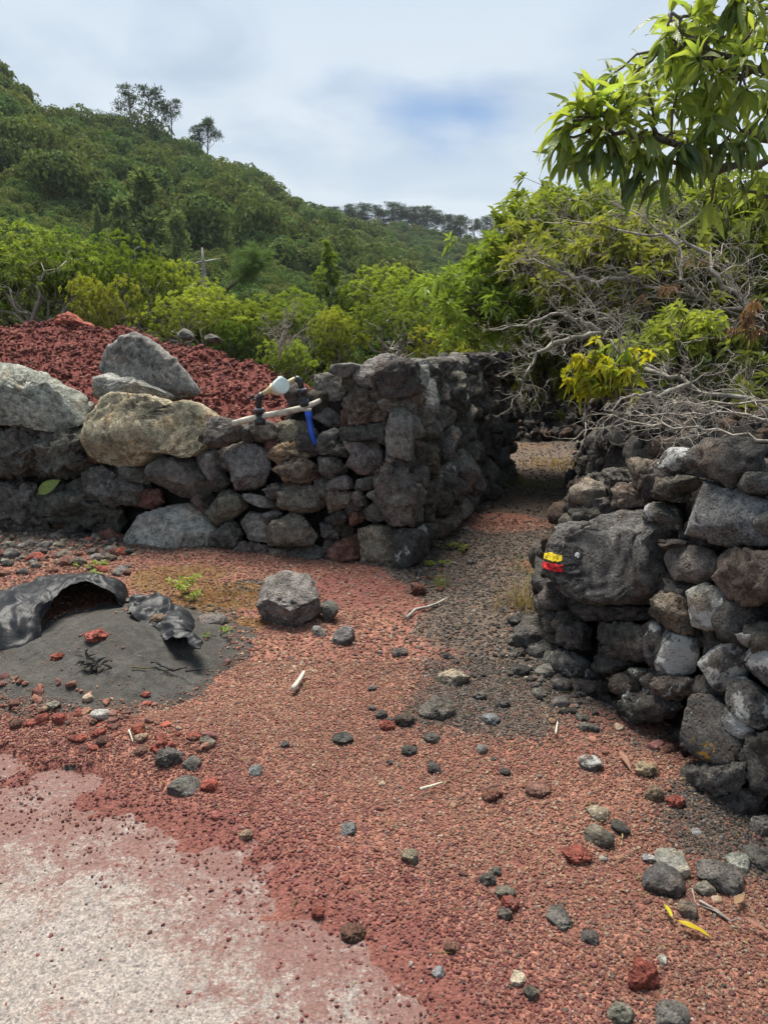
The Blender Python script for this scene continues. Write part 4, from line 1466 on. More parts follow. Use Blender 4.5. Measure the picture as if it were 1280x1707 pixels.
boulder('tall two-toned grey and tan boulder resting on the red cinder heap', 'A', 'g', '490,240 520,170 600,125 650,105 720,140 770,190 830,230 890,300 945,380 930,402 850,425 810,420 740,400 650,380 560,340 490,290', 6.75, 0.26, planes=[((-.55, .25, .8), .60), ((.65, .3, .65), .58), ((.4, -.6, .7), .7)])
boulder('flat pale grey boulder wedged under the tall two-toned one', 'A', 'l', '450,320 520,300 600,320 660,315 740,360 830,410 790,450 640,430 540,430 480,440 455,420', 6.55, 0.2)
boulder('small pale stone in the red cinder left of the tan stone', 'A', 'l', '385,435 455,440 450,500 395,490', 6.5, 0.1, 4)
boulder('dark grey rounded rock on the crest of the cinder heap, larger of two', 'A', 'm', '850,100 890,80 920,95 940,130 890,135', 8.6, 0.14, 4)
boulder('low grey rock on the crest of the cinder heap near the larger one', 'A', 'm', '985,125 1020,105 1070,125 1080,150 1000,150', 8.4, 0.14, 4)
boulder('dark red welded cinder clump on the heap crest', 'A', 'e', '275,60 290,20 340,10 390,40 440,65 430,90 300,85', 9.2, 0.2, 4)
boulder('pale jagged boulder lying on the ground before the wall corner', 'B', 'g', '82,1170 200,1125 350,1150 385,1210 380,1310 240,1378 130,1335 80,1265', 4.12, 0.22, 5, planes=[((.12, .85, .5), .50), ((-.45, -.30, .85), .50), ((.62, -.25, .72), .62), ((-.8, .5, .2), .7)])
boulder('small dark stone leaning on the right side of the jagged boulder', 'B', 'f', '375,1250 420,1235 455,1260 445,1320 395,1330', 4.15, 0.07, 4)

LOOSE = [
    (570, 1055, 52, 42, 'g', 'grey knobbly stone in front of the jagged boulder'), (530, 1049, 28, 30, 'g', 'smaller stone left of the grey knobbly one'),
    (757, 1127, 52, 40, 't', 'pale tan pointed stone in the middle of the red cinder'), (732, 1174, 62, 54, 'd', 'rough dark grey lump just below the pale tan pointed stone'),
    (817, 1197, 32, 24, 's', 'small smooth blue grey stone on red cinder'), (697, 981, 32, 30, 'r', 'round reddish brown stone at the edge of the path'),
    (279, 1261, 42, 28, 'd', 'dark clinker stone below the sand pile'), (318, 1269, 34, 28, 'm', 'grey stone touching the clinker below the sand pile'),
    (308, 1307, 54, 32, 'm', 'wide grey stone below the two near the sand pile'), (351, 1305, 28, 26, 'e', 'rusty brown stone right of the wide grey one'),
    (345, 1234, 24, 26, 'o', 'tan grey stone right of the sand pile foot'), (166, 1190, 32, 20, 'p', 'pale pinkish stone at the lower rim of the sand'),
    (88, 1175, 24, 15, 'o', 'pale flat stone on the red rubble left of the sand'), (100, 1197, 22, 20, 'e', 'round red stone near the concrete road'),
    (160, 1057, 38, 24, 'e', 'dark red cinder lump on the upper sand slope'), (95, 1095, 20, 13, 'e', 'small red lump on the left sand slope'),
    (263, 1032, 32, 28, 'y', 'tan stone holding down the small plastic strip'), (244, 1173, 17, 12, 'e', 'small red stone low on the sand pile'),
    (243, 1157, 16, 9, 'e', 'flat reddish chip on the lower sand'), (897, 1315, 40, 20, 'r', 'flat mauve grey stone on red cinder near the right wall'),
    (822, 1322, 36, 20, 'r', 'dull brown stone half sunk in the cinder'), (960, 1425, 44, 24, 'e', 'dark red cinder lump in the lower right gravel'),
    (995, 1355, 38, 26, 't', 'pale tan stone atop a grey one'), (998, 1390, 44, 46, 'o', 'upright grey brown stone under the pale tan one'),
    (1033, 1377, 30, 28, 'f', 'dark stone right of the grey brown upright one'), (1123, 1433, 68, 40, 'p', 'pale pink and white slab in the lower right group'),
    (1107, 1464, 68, 60, 'f', 'dark blue grey stone under the pink slab'), (1195, 1457, 76, 46, 'm', 'grey brown flat stone right of the pink slab'),
    (1080, 1430, 19, 18, 'w', 'small white stone left of the pink slab'), (1175, 1482, 30, 26, 'o', 'small brown stone below the grey brown flat one'),
    (1232, 1435, 36, 30, 'p', 'pinkish wedge of stone near the right edge'), (1265, 1424, 58, 34, 'm', 'dark grey stone by the foot of the right wall'),
    (1077, 1280, 34, 32, 'y', 'orange tan stone at the foot of the right wall'), (1090, 1320, 26, 34, 'y', 'tan stone just below the orange tan one'),
    (1125, 1333, 30, 27, 'e', 'small brick red stone at the foot of the right wall'), (1272, 1372, 34, 42, 'g', 'smooth grey stone under the right wall'),
    (1160, 1385, 16, 13, 'w', 'tiny white stone below the right wall'), (812, 1465, 24, 24, 'k', 'black clinker chip in the middle gravel'),
    (825, 1452, 20, 16, 'd', 'dark chip above the black clinker chip'), (842, 1485, 33, 28, 'o', 'grey green stone above the bright red one'),
    (850, 1506, 25, 26, 'e', 'bright red cinder piece among dark chips'), (840, 1523, 21, 24, 'd', 'dark chip below the bright red piece'),
    (930, 1527, 54, 28, 'm', 'long flat grey stone half buried in gravel'), (982, 1562, 28, 26, 'f', 'dark angular stone near the long flat grey one'),
    (730, 1618, 19, 22, 's', 'light blue grey chip near the concrete'), (1070, 1620, 46, 50, 'e', 'mauve red stone near the bottom of the gravel'),
    (862, 1630, 23, 24, 't', 'tan chip in the bottom gravel'), (885, 1655, 27, 30, 'o', 'grey tan stone below the tan chip'),
    (1037, 1690, 38, 32, 'o', 'grey brown stone at the bottom edge'), (1124, 1692, 48, 38, 'm', 'dark grey stone at the bottom edge'),
    (1147, 1515, 32, 30, 'o', 'tan grey stone above the yellow leaf'), (685, 1427, 30, 25, 'o', 'muddy grey stone in the centre of the cinder'),
    (752, 1577, 23, 20, 'r', 'small mauve stone near the concrete edge'), (587, 1553, 42, 37, 'r', 'mauve lump lying on the edge of the concrete'),
    (582, 1380, 31, 25, 's', 'blue grey stone in the cinder above the concrete corner'), (410, 1390, 19, 18, 'y', 'orange stone near the concrete corner'),
    (530, 1520, 20, 17, 'e', 'pinkish red stone by the concrete edge'), (570, 1230, 36, 20, 'k', 'dark flat clinker left of the rough grey lump'),
    (666, 1087, 28, 17, 'd', 'dark stone on the cinder where the path begins'), (675, 1196, 34, 32, 'k', 'black clinker left of the rough grey lump'),
    (635, 1187, 24, 28, 'k', 'black jagged clinker pair furthest from the wall'), (645, 1208, 26, 20, 'e', 'dark red stone between black clinkers'),
    (475, 1240, 18, 14, 'k', 'small black stone alone on orange cinder'), (682, 1250, 24, 19, 'k', 'dark stone below the black clinkers'),
    (722, 1230, 27, 19, 'd', 'dark grey stone under the rough grey lump'), (800, 1160, 24, 20, 'd', 'dark stone right of the pale tan pointed stone'),
    (836, 1172, 25, 18, 'd', 'grey stone above the blue grey one'), (802, 1247, 22, 17, 'm', 'grey stone with a straw across it'),
    (725, 1280, 25, 22, 'k', 'black clinker low in the middle gravel'), (425, 1283, 27, 20, 's', 'blue grey flat stone below the sand pile'),
    (745, 1092, 21, 15, 'k', 'black stone at the path mouth'), (890, 1040, 32, 18, 'w', 'white crusted stone in the dry grass by the right wall'),
    (985, 1268, 40, 34, 'm', 'black and white crusted stone at the wall foot'), (355, 1030, 46, 30, 'm', 'grey stone half sunk in the orange moss'),
    (1005, 1430, 14, 12, 'p', 'tiny pink chip by the dark red lump'), (1105, 1600, 18, 14, 'p', 'pale pink chip under the yellow leaf'),
]
for cx, cy, w, h, kind, label in LOOSE:
    p = surf(cx, cy + 0.30 * h)
    d = p[1] / math.cos(PITCH) * 1.0
    dist = np.linalg.norm(p - np.array([0, 0, EYE]))
    sx, sz = w / F * dist * 0.98, h / F * dist * 0.95
    props = {'lichen': 0.6} if 'crusted' in label else {}
    o = rock(None, p, (sx * 1.10, sx * 0.85, sz * 0.84), kind, 4, 'loose_stone', None, 0.28, **props)
    o['label'], o['category'], o['kind'] = label, 'stone', 'thing'

# fallen stones at the foot of the walls: told apart by colour, otherwise alike
WORDS = {'k': 'black clinker', 'd': 'dark brown grey', 'm': 'mid grey', 'g': 'light grey', 'o': 'olive grey', 'e': 'rust red', 'r': 'mauve brown', 'b': 'earth brown', 'y': 'orange tan'}
GROUPS = [
    ('in the rubble at the foot of the low left wall', 'gmdoerbmk', 70, (-40, 215), (893, 962), 14, 32),
    ('along the foot of the side wall by the path', 'dkmdr', 34, (690, 790), (880, 985), 9, 22),
    ('tumbled at the foot of the trail-marked right wall', 'kkdkm', 46, (850, 1010), (1010, 1235), 14, 36),
    ('between the sand pile and the concrete', 'eererey', 60, (-20, 330), (1130, 1265), 11, 24),
    ('scattered over the middle of the red cinder', 'kdmdk', 24, (560, 900), (1040, 1300), 9, 19),
]
FALLEN = []
for where, kinds, n, xr, yr, smin, smax in GROUPS:
    got = 0
    for t in range(n * 4):
        if got >= n:
            break
        px, py = rr.uniform(*xr), rr.uniform(*yr)
        if where.startswith('tumbled') and not (0.80 * (px - 850) + 1085 - 70 < py < 0.80 * (px - 850) + 1085 + 38):
            continue
        if where.startswith('along') and not (px < 690 + (985 - py) * 0.9 + 60 and px > 672 + (950 - py) * 1.08):
            continue
        if where.startswith('between') and not (1125 + px * 0.30 < py < 1205 + px * 0.30):
            continue
        p = surf(px, py)
        if np.hypot((p[0] - SANDC[0]) / SANDR[0], (p[1] - SANDC[1]) / SANDR[1]) < 0.93:
            continue
        dist = np.linalg.norm(p - np.array([0, 0, EYE]))
        s = (smin + (smax - smin) * rr.random() ** 2) / F * dist
        kd = rr.choice(kinds)
        o = rock(None, p, (s, s * rr.uniform(.75, 1), s * rr.uniform(.5, .75)), kd, 3, 'loose_stone', None, 0.34)
        o['category'], o['kind'] = 'stone', 'thing'
        FALLEN.append((o, px, py, s * F / dist, WORDS[kd], where))
        got += 1


MARKS = [(230, 1215, 'sand pile foot'), (60, 1095, 'large plastic sheet'), (20, 1215, 'upper concrete edge'), (308, 1305, 'wide grey stone'), (166, 1190, 'pale pinkish stone'), (270, 905, 'big pale wall stone'),
         (80, 965, 'top of the plastic sheet'), (20, 880, 'lower left wall corner'), (175, 910, 'reddish wall stone'), (920, 937, 'red and yellow trail mark'), (890, 1040, 'white crusted stone'), (1150, 1210, 'orange lichen stone'),
         (985, 1268, 'black and white crusted stone'), (640, 940, 'wall corner stone'), (735, 978, 'green grass tuft'), (712, 1018, 'curved dead root'), (775, 850, 'leafy green weed'), (757, 1127, 'pale tan pointed stone'),
         (732, 1174, 'rough grey lump'), (817, 1197, 'smooth blue grey stone'), (718, 1321, 'white stick'), (570, 1055, 'grey knobbly stone'), (570, 1230, 'flat dark clinker'), (868, 1012, 'dry grass clump'), (345, 1234, 'tan grey stone')]
seen = {}
for o, px, py, sz, word, where in FALLEN:
    d = [(math.hypot(px - a, (py - b) * 1.6), a, b, n) for a, b, n in MARKS]
    _, a, b, n = min(d)
    side = ('right of' if px > a else 'left of') if abs(px - a) > 1.3 * abs(py - b) else ('in front of' if py > b else 'behind')
    size = 'tiny' if sz < 13 else 'small' if sz < 19 else 'fist-sized'
    seen.setdefault((size, word, side, n), []).append((min(d)[0], o, where))
ORD = ['nearest to it', 'second nearest to it', 'third nearest to it', 'fourth nearest to it', 'fifth nearest to it', 'sixth nearest to it', 'seventh nearest to it', 'eighth nearest to it', 'ninth nearest to it']
for (size, word, side, n), lst in seen.items():
    lst.sort(key=lambda x: x[0])
    for i, (_, o, where) in enumerate(lst):
        o['label'] = '%s %s stone %s the %s' % (size, word, side, n) + (', ' + ORD[min(i, 8)] if len(lst) > 1 else '')
        o['group'] = 'fallen stones ' + where

# ------------------------------------------------------------------ tubes, twigs and leaves
class Buf:
    def __init__(s):
        s.V, s.Q, s.n = [], [], 0

    def tube(s, pts, radii, sides=5, cap=True):
        P = np.asarray(pts, float)
        n = len(P)
        T = np.gradient(P, axis=0)
        T = unit(T)
        ref = np.array([0.31, 0.2, 0.93])
        A = unit(np.cross(T, ref) + 1e-6)
        B = np.cross(T, A)
        th = np.arange(sides) * 2 * math.pi / sides
        rad = np.broadcast_to(np.asarray(radii, float), (n,))
        ring = P[:, None, :] + rad[:, None, None] * (np.cos(th)[None, :, None] * A[:, None, :] + np.sin(th)[None, :, None] * B[:, None, :])
        idx = s.n + np.arange(n * sides).reshape(n, sides)
        q = np.stack([idx[:-1], np.roll(idx[:-1], -1, 1), np.roll(idx[1:], -1, 1), idx[1:]], -1).reshape(-1, 4)
        s.V.append(ring.reshape(-1, 3))
        s.Q.append(q)
        s.n += n * sides
        if cap:
            for e, k in ((0, 0), (n - 1, 1)):
                s.V.append(P[e][None])
                ii = idx[e]
                s.Q.append(np.stack([ii, np.roll(ii, -1), np.full(sides, s.n), np.full(sides, s.n)], -1)[:, ::(-1 if k == 0 else 1)])
                s.n += 1

    def mesh(s, name, mat, smooth=True):
        V = np.concatenate(s.V)
        Q = np.concatenate(s.Q)
        deg = (Q[:, 0] == Q[:, 1]) | (Q[:, 2] == Q[:, 3]) | (Q[:, 0] == Q[:, 3])
        tri = []
        for a in Q[deg]:
            u = list(dict.fromkeys(a.tolist()))
            if len(u) == 3:
                tri.append(u)
        return mesh(name, V, [Q[~deg], np.array(tri, np.int32).reshape(-1, 3)], mat, smooth)


def wiggle(a, b, n, amp, r, sag=0.0):
    a, b = np.asarray(a, float), np.asarray(b, float)
    t = np.linspace(0, 1, n)[:, None]
    P = a + (b - a) * t
    L = np.linalg.norm(b - a)
    w = r.normal(size=(n, 3)) * amp * L
    w[0] = w[-1] = 0
    P = P + w
    P[:, 2] -= sag * L * (4 * t[:, 0] * (1 - t[:, 0]))
    return P


def twigs(buf, p, d, L, rad, level, r, kink=0.55, tips=None, spread=0.9, grav=0.0, kids=(3, 6)):
    """a crooked twig that forks into smaller ones"""
    n = 5 if level > 0 else 4
    P = [np.asarray(p, float)]
    d = unit(d)
    for i in range(n):
        d = unit(d + r.normal(size=3) * kink * 0.55 + np.array([0, 0, -grav]))
        P.append(P[-1] + d * L / n)
    P = np.array(P)
    buf.tube(P, np.linspace(rad, rad * 0.42, n + 1), 4 if rad > 0.004 else 3, False)
    if tips is not None and level == 0:
        tips.append((P[-1], d))
    if level > 0:
        for c in range(r.randint(*kids)):
            i = r.randint(1, n + 1)
            ax = unit(P[i] - P[i - 1])
            nd = unit(ax + unit(r.normal(size=3)) * spread)
            twigs(buf, P[i], nd, L * r.uniform(0.45, 0.8), rad * 0.58, level - 1, r, kink, tips, spread, grav, kids)


class Leaves:
    """many small leaves collected into one mesh: four corners each, folded a little along the midrib"""
    def __init__(s):
        s.P, s.D, s.L, s.W, s.T, s.dr, s.U = [], [], [], [], [], [], []

    def add(s, P, D, L, W, T, droop=0.2, U=None):
        m = len(P)
        s.U.append(np.tile([0, 0, 1.0], (m, 1)) if U is None else U)
        s.P.append(P)
        s.D.append(unit(D))
        s.L.append(np.broadcast_to(np.asarray(L, float), (m,)))
        s.W.append(np.broadcast_to(np.asarray(W, float), (m,)))
        s.T.append(np.broadcast_to(np.asarray(T, float), (m,)))
        s.dr.append(np.full(m, droop))

    def whorl(s, c, axis, n, L, W, tone, r, opening=(0.5, 1.3), droop=0.25):
        axis = unit(axis)
        ref = np.array([0.3, 0.1, 0.95]) if abs(axis[2]) < 0.8 else np.array([1.0, 0.2, 0])
        A = unit(np.cross(axis, ref))
        B = np.cross(axis, A)
        th = np.arange(n) * 2.4 + r.uniform(0, 6)
        al = r.uniform(*opening, n)
        D = np.cos(al)[:, None] * axis + np.sin(al)[:, None] * (np.cos(th)[:, None] * A + np.sin(th)[:, None] * B)
        P = c + axis * (r.uniform(-0.5, 0.1, n) * L)[:, None]
        s.add(P, D, L * r.uniform(0.7, 1.15, n), W * r.uniform(0.8, 1.15, n), np.clip(tone + r.uniform(-.18, .18, n), 0, 1), droop)

    def mesh(s, name, mat, seed=1):
        r = np.random.RandomState(seed)
        P, D, L, W, T, dr = [np.concatenate(x) for x in (s.P, s.D, s.L, s.W, s.T, s.dr)]
        m = len(P)
        up = np.concatenate(s.U) + r.normal(size=(m, 3)) * 0.35
        side = unit(np.cross(D, up))
        nrm = np.cross(side, D)
        mid = P + D * (L * 0.45)[:, None] + nrm * (L * 0.03)[:, None]
        tip = P + D * L[:, None]
        tip[:, 2] -= dr * L
        mid[:, 2] -= dr * L * 0.22
        V = np.stack([P, mid + side * (W / 2)[:, None] + nrm * (W * .18)[:, None], tip, mid - side * (W / 2)[:, None] + nrm * (W * .18)[:, None]], 1).reshape(-1, 3)
        i = np.arange(m) * 4
        Fq = np.concatenate([np.stack([i, i + 1, i + 2], -1), np.stack([i, i + 2, i + 3], -1)])
        return mesh(name, V, Fq, mat, False, dict(tone=np.repeat(T, 4)))


# ------------------------------------------------------------------ water meter on its white stick, set on the wall
def water_meter():
    Y0 = 5.55
    def q(px, py, dy=0.0):
        return at(px, py, Y0 + dy)
    base = q(460, 690)
    w = thing('water_meter', 'pale round water meter on black pipe fittings over a bleached stick and blue pipe', 'water meter', base)

    def add(name, mat, *tubes, parent=w, **kw):
        b = Buf()
        for pts, rad, sides in tubes:
            b.tube(np.array(pts) - base, rad, sides)
        o = obj(name, b.mesh(name, mat), parent, **kw)
        return o
    add('wooden_stick', M_WOOD, ([q(388, 706), q(410, 700), q(440, 693), q(470, 688), q(500, 681), q(520, 674), q(534, 667)], [.022, .024, .023, .024, .023, .021, .017], 12),
        ([q(497, 680, -.02), q(508, 683, -.03), q(519, 683, -.035)], [.016, .014, .012], 10))
    cl = add('pipe_coupling', M_FITTING, ([q(432, 682), q(432.2, 688), q(432.5, 688.1), q(433, 698), q(433, 698.2), q(434, 708)], [.037, .038, .030, .030, .040, .038], 18))
    add('coupling_ring', M_FITTING_GREY, ([q(431.8, 680.5), q(432, 683.5)], [.036, .037], 18), parent=cl)
    add('pipe_elbow', M_FITTING, ([q(431.5, 681), q(431.3, 672), q(431.5, 664), q(434, 659.5), q(438, 657)], [.021, .022, .024, .025, .024], 14))
    add('bleed_valve', M_FITTING, ([q(420, 664, .03), q(420, 658, .03)], [.018, .016], 10), ([q(420, 663, .03), q(429, 668, .01)], [.009, .009], 8), ([q(420, 659, .03), q(414, 670, .03)], [.007, .006], 8))
    cr = add('pipe_coupling', M_FITTING, ([q(503.5, 649), q(504.2, 656), q(504.4, 656.2), q(506, 667), q(506.2, 667.1), q(508.5, 677)], [.038, .037, .031, .031, .038, .036], 18))
    add('coupling_ring', M_FITTING_GREY, ([q(503, 647.5), q(503.4, 650.5)], [.034, .037], 18), parent=cr)
    add('pipe_elbow', M_FITTING, ([q(503, 648), q(501.5, 641), q(499, 635), q(496, 631.5), q(492, 631)], [.020, .021, .024, .025, .022], 14))
    add('meter_tail', M_BRASS, ([q(437, 657), q(444, 653), q(450, 650), q(457, 645)], [.017, .018, .024, .036], 14), ([q(474, 640), q(482, 636), q(492, 631.5)], [.020, .015, .018], 14))
    bd = add('meter_body', M_METER_CASE, ([q(459, 648, .06), q(462, 647, .03), q(465, 645, -.01), q(468, 643.5, -.045)], [.040, .052, .056, .056], 24))
    add('meter_lid', M_METER_LID, ([q(468, 643.5, -.045), q(468.8, 643, -.052), q(470, 642.4, -.068), q(470.2, 642.3, -.070)], [.058, .059, .057, .050], 28), parent=bd)
    add('lid_hinge', M_METER_LID, ([q(464, 629.5, -.03), q(470, 628.6, -.05)], [.010, .010], 8), parent=bd)
    add('blue_pipe', M_BLUE, ([q(513.5, 685, -.02), q(515, 694, -.02), q(515.5, 699, -.02), q(518, 715, -.03), q(525, 741, -.05)], [.028, .027, .021, .020, .021], 16))


water_meter()

# ------------------------------------------------------------------ hills
RIDGE = [(-1500, 300, 120), (-900, 120, 125), (-400, 60, 130), (-150, 85, 135), (0, 132, 140), (60, 172, 146), (150, 200, 152), (200, 216, 156), (262, 232, 160), (350, 268, 168), (400, 290, 174), (470, 328, 184), (540, 356, 196), (620, 396, 208), (680, 428, 216), (760, 470, 224), (900, 520, 230), (1300, 545, 235), (2600, 560, 240)]
FAR = [(-400, 480, 330), (300, 400, 320), (440, 372, 315), (540, 366, 312), (600, 370, 312), (660, 366, 310), (740, 386, 306), (830, 398, 302), (950, 430, 300), (1150, 470, 300), (1500, 520, 300), (2600, 555, 300)]


def polar(profile):
    a = np.array([(math.atan2(*ray(x, y)[:2]), y, d) for x, y, d in profile])
    o = np.argsort(a[:, 0])
    P = np.array([at(profile[i][0], profile[i][1], profile[i][2]) for i in o])
    az = np.arctan2(P[:, 0], P[:, 1])
    return az, np.hypot(P[:, 0], P[:, 1]), P[:, 2]


AZ1, D1, H1 = polar(RIDGE)
AZ2, D2, H2 = polar(FAR)


def hill_h(P):
    az, d = np.arctan2(P[:, 0], P[:, 1]), np.hypot(P[:, 0], P[:, 1])
    D, H = np.interp(az, AZ1, D1), np.interp(az, AZ1, H1)
    t = np.clip((d - 34) / (D - 34), 0, 1)
    z = (H - 2.5) * (0.25 * t + 0.75 * t ** 1.35)
    z = np.where(d > D, (H - 2.5) - 0.10 * (d - D), z)
    P3 = np.c_[P, P[:, :1] * 0]
    gul = np.abs(fbm(P3 * 0.022 + 4, 3))
    z += sstep(t, 0.05, 0.4) * (1 - sstep(t, 0.80, 1.0)) * (2.2 * fbm(P3 * 0.05 + 2, 3) - 7.0 * np.exp(-(gul / 0.09) ** 2))
    # spur on the left, nearer and lower
    s = at(-60, 300, 75)
    e = at(170, 395, 70)
    dl, _ = polydist(P, [s, e])
    return z - 2.6


def far_h(P):
    az, d = np.arctan2(P[:, 0], P[:, 1]), np.hypot(P[:, 0], P[:, 1])
    D, H = np.interp(az, AZ2, D2), np.interp(az, AZ2, H2)
    t = np.clip((d - 190) / (D - 190), 0, 1)
    z = (H - 1.0) * t ** 0.9
    return np.where(d > D, H - 1.0 - 0.15 * (d - D), z) - 2.0


def build_hill(name, fn, amin, amax, dmin, dmax, na, nd):
    az, dd = np.linspace(R(amin), R(amax), na), np.linspace(dmin, dmax, nd)
    A, Dd = np.meshgrid(az, dd)
    P = np.c_[(np.sin(A) * Dd).ravel(), (np.cos(A) * Dd).ravel()]
    z = fn(P)
    idx = np.arange(na * nd).reshape(nd, na)
    Q = np.stack([idx[:-1, :-1], idx[:-1, 1:], idx[1:, 1:], idx[1:, :-1]], -1).reshape(-1, 4)
    obj(name, mesh(name, np.c_[P, z], Q, M_FOREST_FLOOR), kind='structure')


build_hill('hill', hill_h, -62, 62, 32, 330, 260, 120)
build_hill('distant_hill', far_h, -40, 62, 185, 430, 160, 60)


def crown_proto(seed, n=1500, flat=0.8):
    """a rounded crown of small lobes, its leaves lying along the lobes' surface"""
    r = np.random.RandomState(seed)
    lf = Leaves()
    lobes = [(np.array([0, 0, 0.05]), 0.62)]
    for i in range(11):
        a, b = i * 2.4 + r.uniform(-.4, .4), r.uniform(-.1, 1.1)
        lobes.append((np.array([math.cos(a) * math.cos(b), math.sin(a) * math.cos(b), math.sin(b) * flat]) * r.uniform(.5, .72), r.uniform(.26, .42)))
    for c, rad in lobes:
        m = n // len(lobes)
        N = unit(r.normal(size=(m, 3)) + [0, 0, 0.5])
        P = c + N * rad * [1, 1, flat] * r.uniform(.82, 1.06, (m, 1))
        D = unit(np.cross(N, r.normal(size=(m, 3))) + [0, 0, -.25] + N * .25)
        lf.add(P, D, r.uniform(.09, .17, m), r.uniform(.05, .10, m), np.clip(0.5 + r.normal(size=m) * 0.2, 0, 1), 0.15, N + r.normal(size=(m, 3)) * .25)
    return lf.mesh('forest_crown', M_LEAF_FOREST, seed)


CROWNS = scatter_group('forest', [crown_proto(i, 1500, 0.8 + 0.1 * (i % 3)) for i in range(6)])


def forest(name, fn, n, amin, amax, dmin, dmax, smin, smax, seed, keep_fn):
    r = np.random.RandomState(seed)
    az = r.uniform(R(amin), R(amax), n)
    d = np.sqrt(r.uniform(dmin ** 2, dmax ** 2, n))
    P = np.c_[np.sin(az) * d, np.cos(az) * d]
    k = keep_fn(az, d)
    P = P[k]
    m = len(P)
    z = fn(P)
    s = r.uniform(smin, smax, m) * (1 + 0.25 * fbm(np.c_[P * 0.05, P[:, :1] * 0], 2))
    s3 = s[:, None] * np.stack([np.ones(m), np.ones(m), r.uniform(.9, 1.45, m)], 1)
    turn = np.stack([r.uniform(-.2, .2, m), r.uniform(-.2, .2, m), r.uniform(0, 6.28, m)], 1)
    scatter(name, CROWNS, np.c_[P, z + s * r.uniform(0.35, 1.0, m)], turn, s3, r.randint(0, 6, m), np.ones((m, 3)))


forest('hillside_forest', hill_h, 5600, -46, 46, 92, 250, 1.8, 4.6, 5, lambda az, d: d < np.interp(az, AZ1, D1) + 6)
forest('near_slope_forest', hill_h, 9000, -46, 46, 38, 98, 0.8, 1.9, 15, lambda az, d: d < np.interp(az, AZ1, D1) + 6)
forest('distant_hill_forest', far_h, 9000, -32, 48, 195, 325, 1.6, 2.8, 6, lambda az, d: d < np.interp(az, AZ2, D2) - 6)

# ------------------------------------------------------------------ trees
def tree_proto(name, seed, h, w, mats, style='umbrella', leafL=0.13, leafW=0.034, ntips=330, per=16, tone=0.55, stems=3):
    """a root with a trunk and a crown; height h, width w, standing on its own origin"""
    r = np.random.RandomState(seed)
    root = obj(name, None)
    bark, leaf = mats
    b, lf = Buf(), Leaves()
    lobes = []
    nl = 9
    for i in range(nl):
        a = i * 2.4 + r.uniform(-.4, .4)
        if style == 'umbrella':
            rad = w * 0.5 * math.sqrt((i + 0.4) / nl) * 0.78
            z = h * (0.88 - 0.28 * (rad / (w * 0.5)) ** 1.6 - 0.08 * r.rand())
            e = np.array([w * 0.23, w * 0.23, h * 0.13]) * r.uniform(.8, 1.25)
        elif style == 'cone':
            f = (i + 0.5) / nl
            rad = w * 0.30 * (1 - f) * r.uniform(.6, 1.2)
            z = h * (0.28 + 0.68 * f)
            e = np.array([w * 0.30 * (1.1 - f), w * 0.30 * (1.1 - f), h * 0.12])
        else:
            rad = w * 0.36 * r.rand()
            z = h * r.uniform(.25, .85)
            e = np.array([w * 0.24, w * 0.24, h * 0.2]) * r.uniform(.8, 1.2)
        lobes.append((np.array([math.cos(a) * rad, math.sin(a) * rad, z]), e))
    forks = [np.array([r.uniform(-.1, .1) * w, r.uniform(-.1, .1) * w, h * r.uniform(.25, .4)]) for _ in range(stems)]
    for k, fp in enumerate(forks):
        b.tube(wiggle((r.uniform(-.08, .08) * w, r.uniform(-.08, .08) * w, -0.15), fp, 7, 0.05, r), np.linspace(0.020, 0.013, 7) * h, 6)
    for i, (c, e) in enumerate(lobes):
        fp = forks[i % stems]
        P = wiggle(fp, c - [0, 0, e[2] * 0.6], 7, 0.06, r, -0.05)
        b.tube(P, np.linspace(0.011, 0.004, 7) * h, 5, False)
        for q in range(5):
            j = r.randint(2, 7)
            b.tube(wiggle(P[j], c + unit(r.normal(size=3)) * e * 0.9, 5, 0.08, r), np.linspace(0.004, 0.0015, 5) * h, 3, False)
        n = ntips // nl
        N = unit(r.normal(size=(n, 3)) + np.array([0, 0, 0.55 if style != 'cone' else 0.2]))
        T = c + N * e * r.uniform(.72, 1.08, (n, 1))
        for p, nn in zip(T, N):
            tn = tone - .12 + 0.34 * nn[2] + r.uniform(-.14, .14)  # young growth paler on top, plus light from above painted into the tone
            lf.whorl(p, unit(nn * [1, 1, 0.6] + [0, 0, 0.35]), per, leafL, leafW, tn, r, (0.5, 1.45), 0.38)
        # hanging inner leaves, toned darker to paint the shade inside the crown
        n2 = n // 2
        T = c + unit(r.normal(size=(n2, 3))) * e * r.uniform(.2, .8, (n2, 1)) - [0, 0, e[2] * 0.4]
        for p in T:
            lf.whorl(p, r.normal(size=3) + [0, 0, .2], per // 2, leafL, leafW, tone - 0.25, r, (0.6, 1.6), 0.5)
    obj('trunk', b.mesh('trunk', bark), root)
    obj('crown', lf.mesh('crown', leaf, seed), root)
    root['size_h'], root['size_w'] = h, w
    return root


def place(proto, px, top, wpx, Y, base_z, rz, label, used, category='tree', group=None, color=None):
    t = at(px, top, Y)
    H = t[2] - base_z
    W = wpx / F * np.linalg.norm(t - [0, 0, EYE])
    o = copy_tree(proto) if used else proto
    o.location = (t[0], Y, base_z)
    o.rotation_euler = (0, 0, rz)
    o.scale = (W / proto['size_w'], W / proto['size_w'], H / proto['size_h'])
    o['label'], o['category'], o['kind'] = label, category, 'thing'
    if group:
        o['group'] = group
    if color:
        for c in o.children:
            if c.name.startswith('crown'):
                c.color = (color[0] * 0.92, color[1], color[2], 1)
    return o


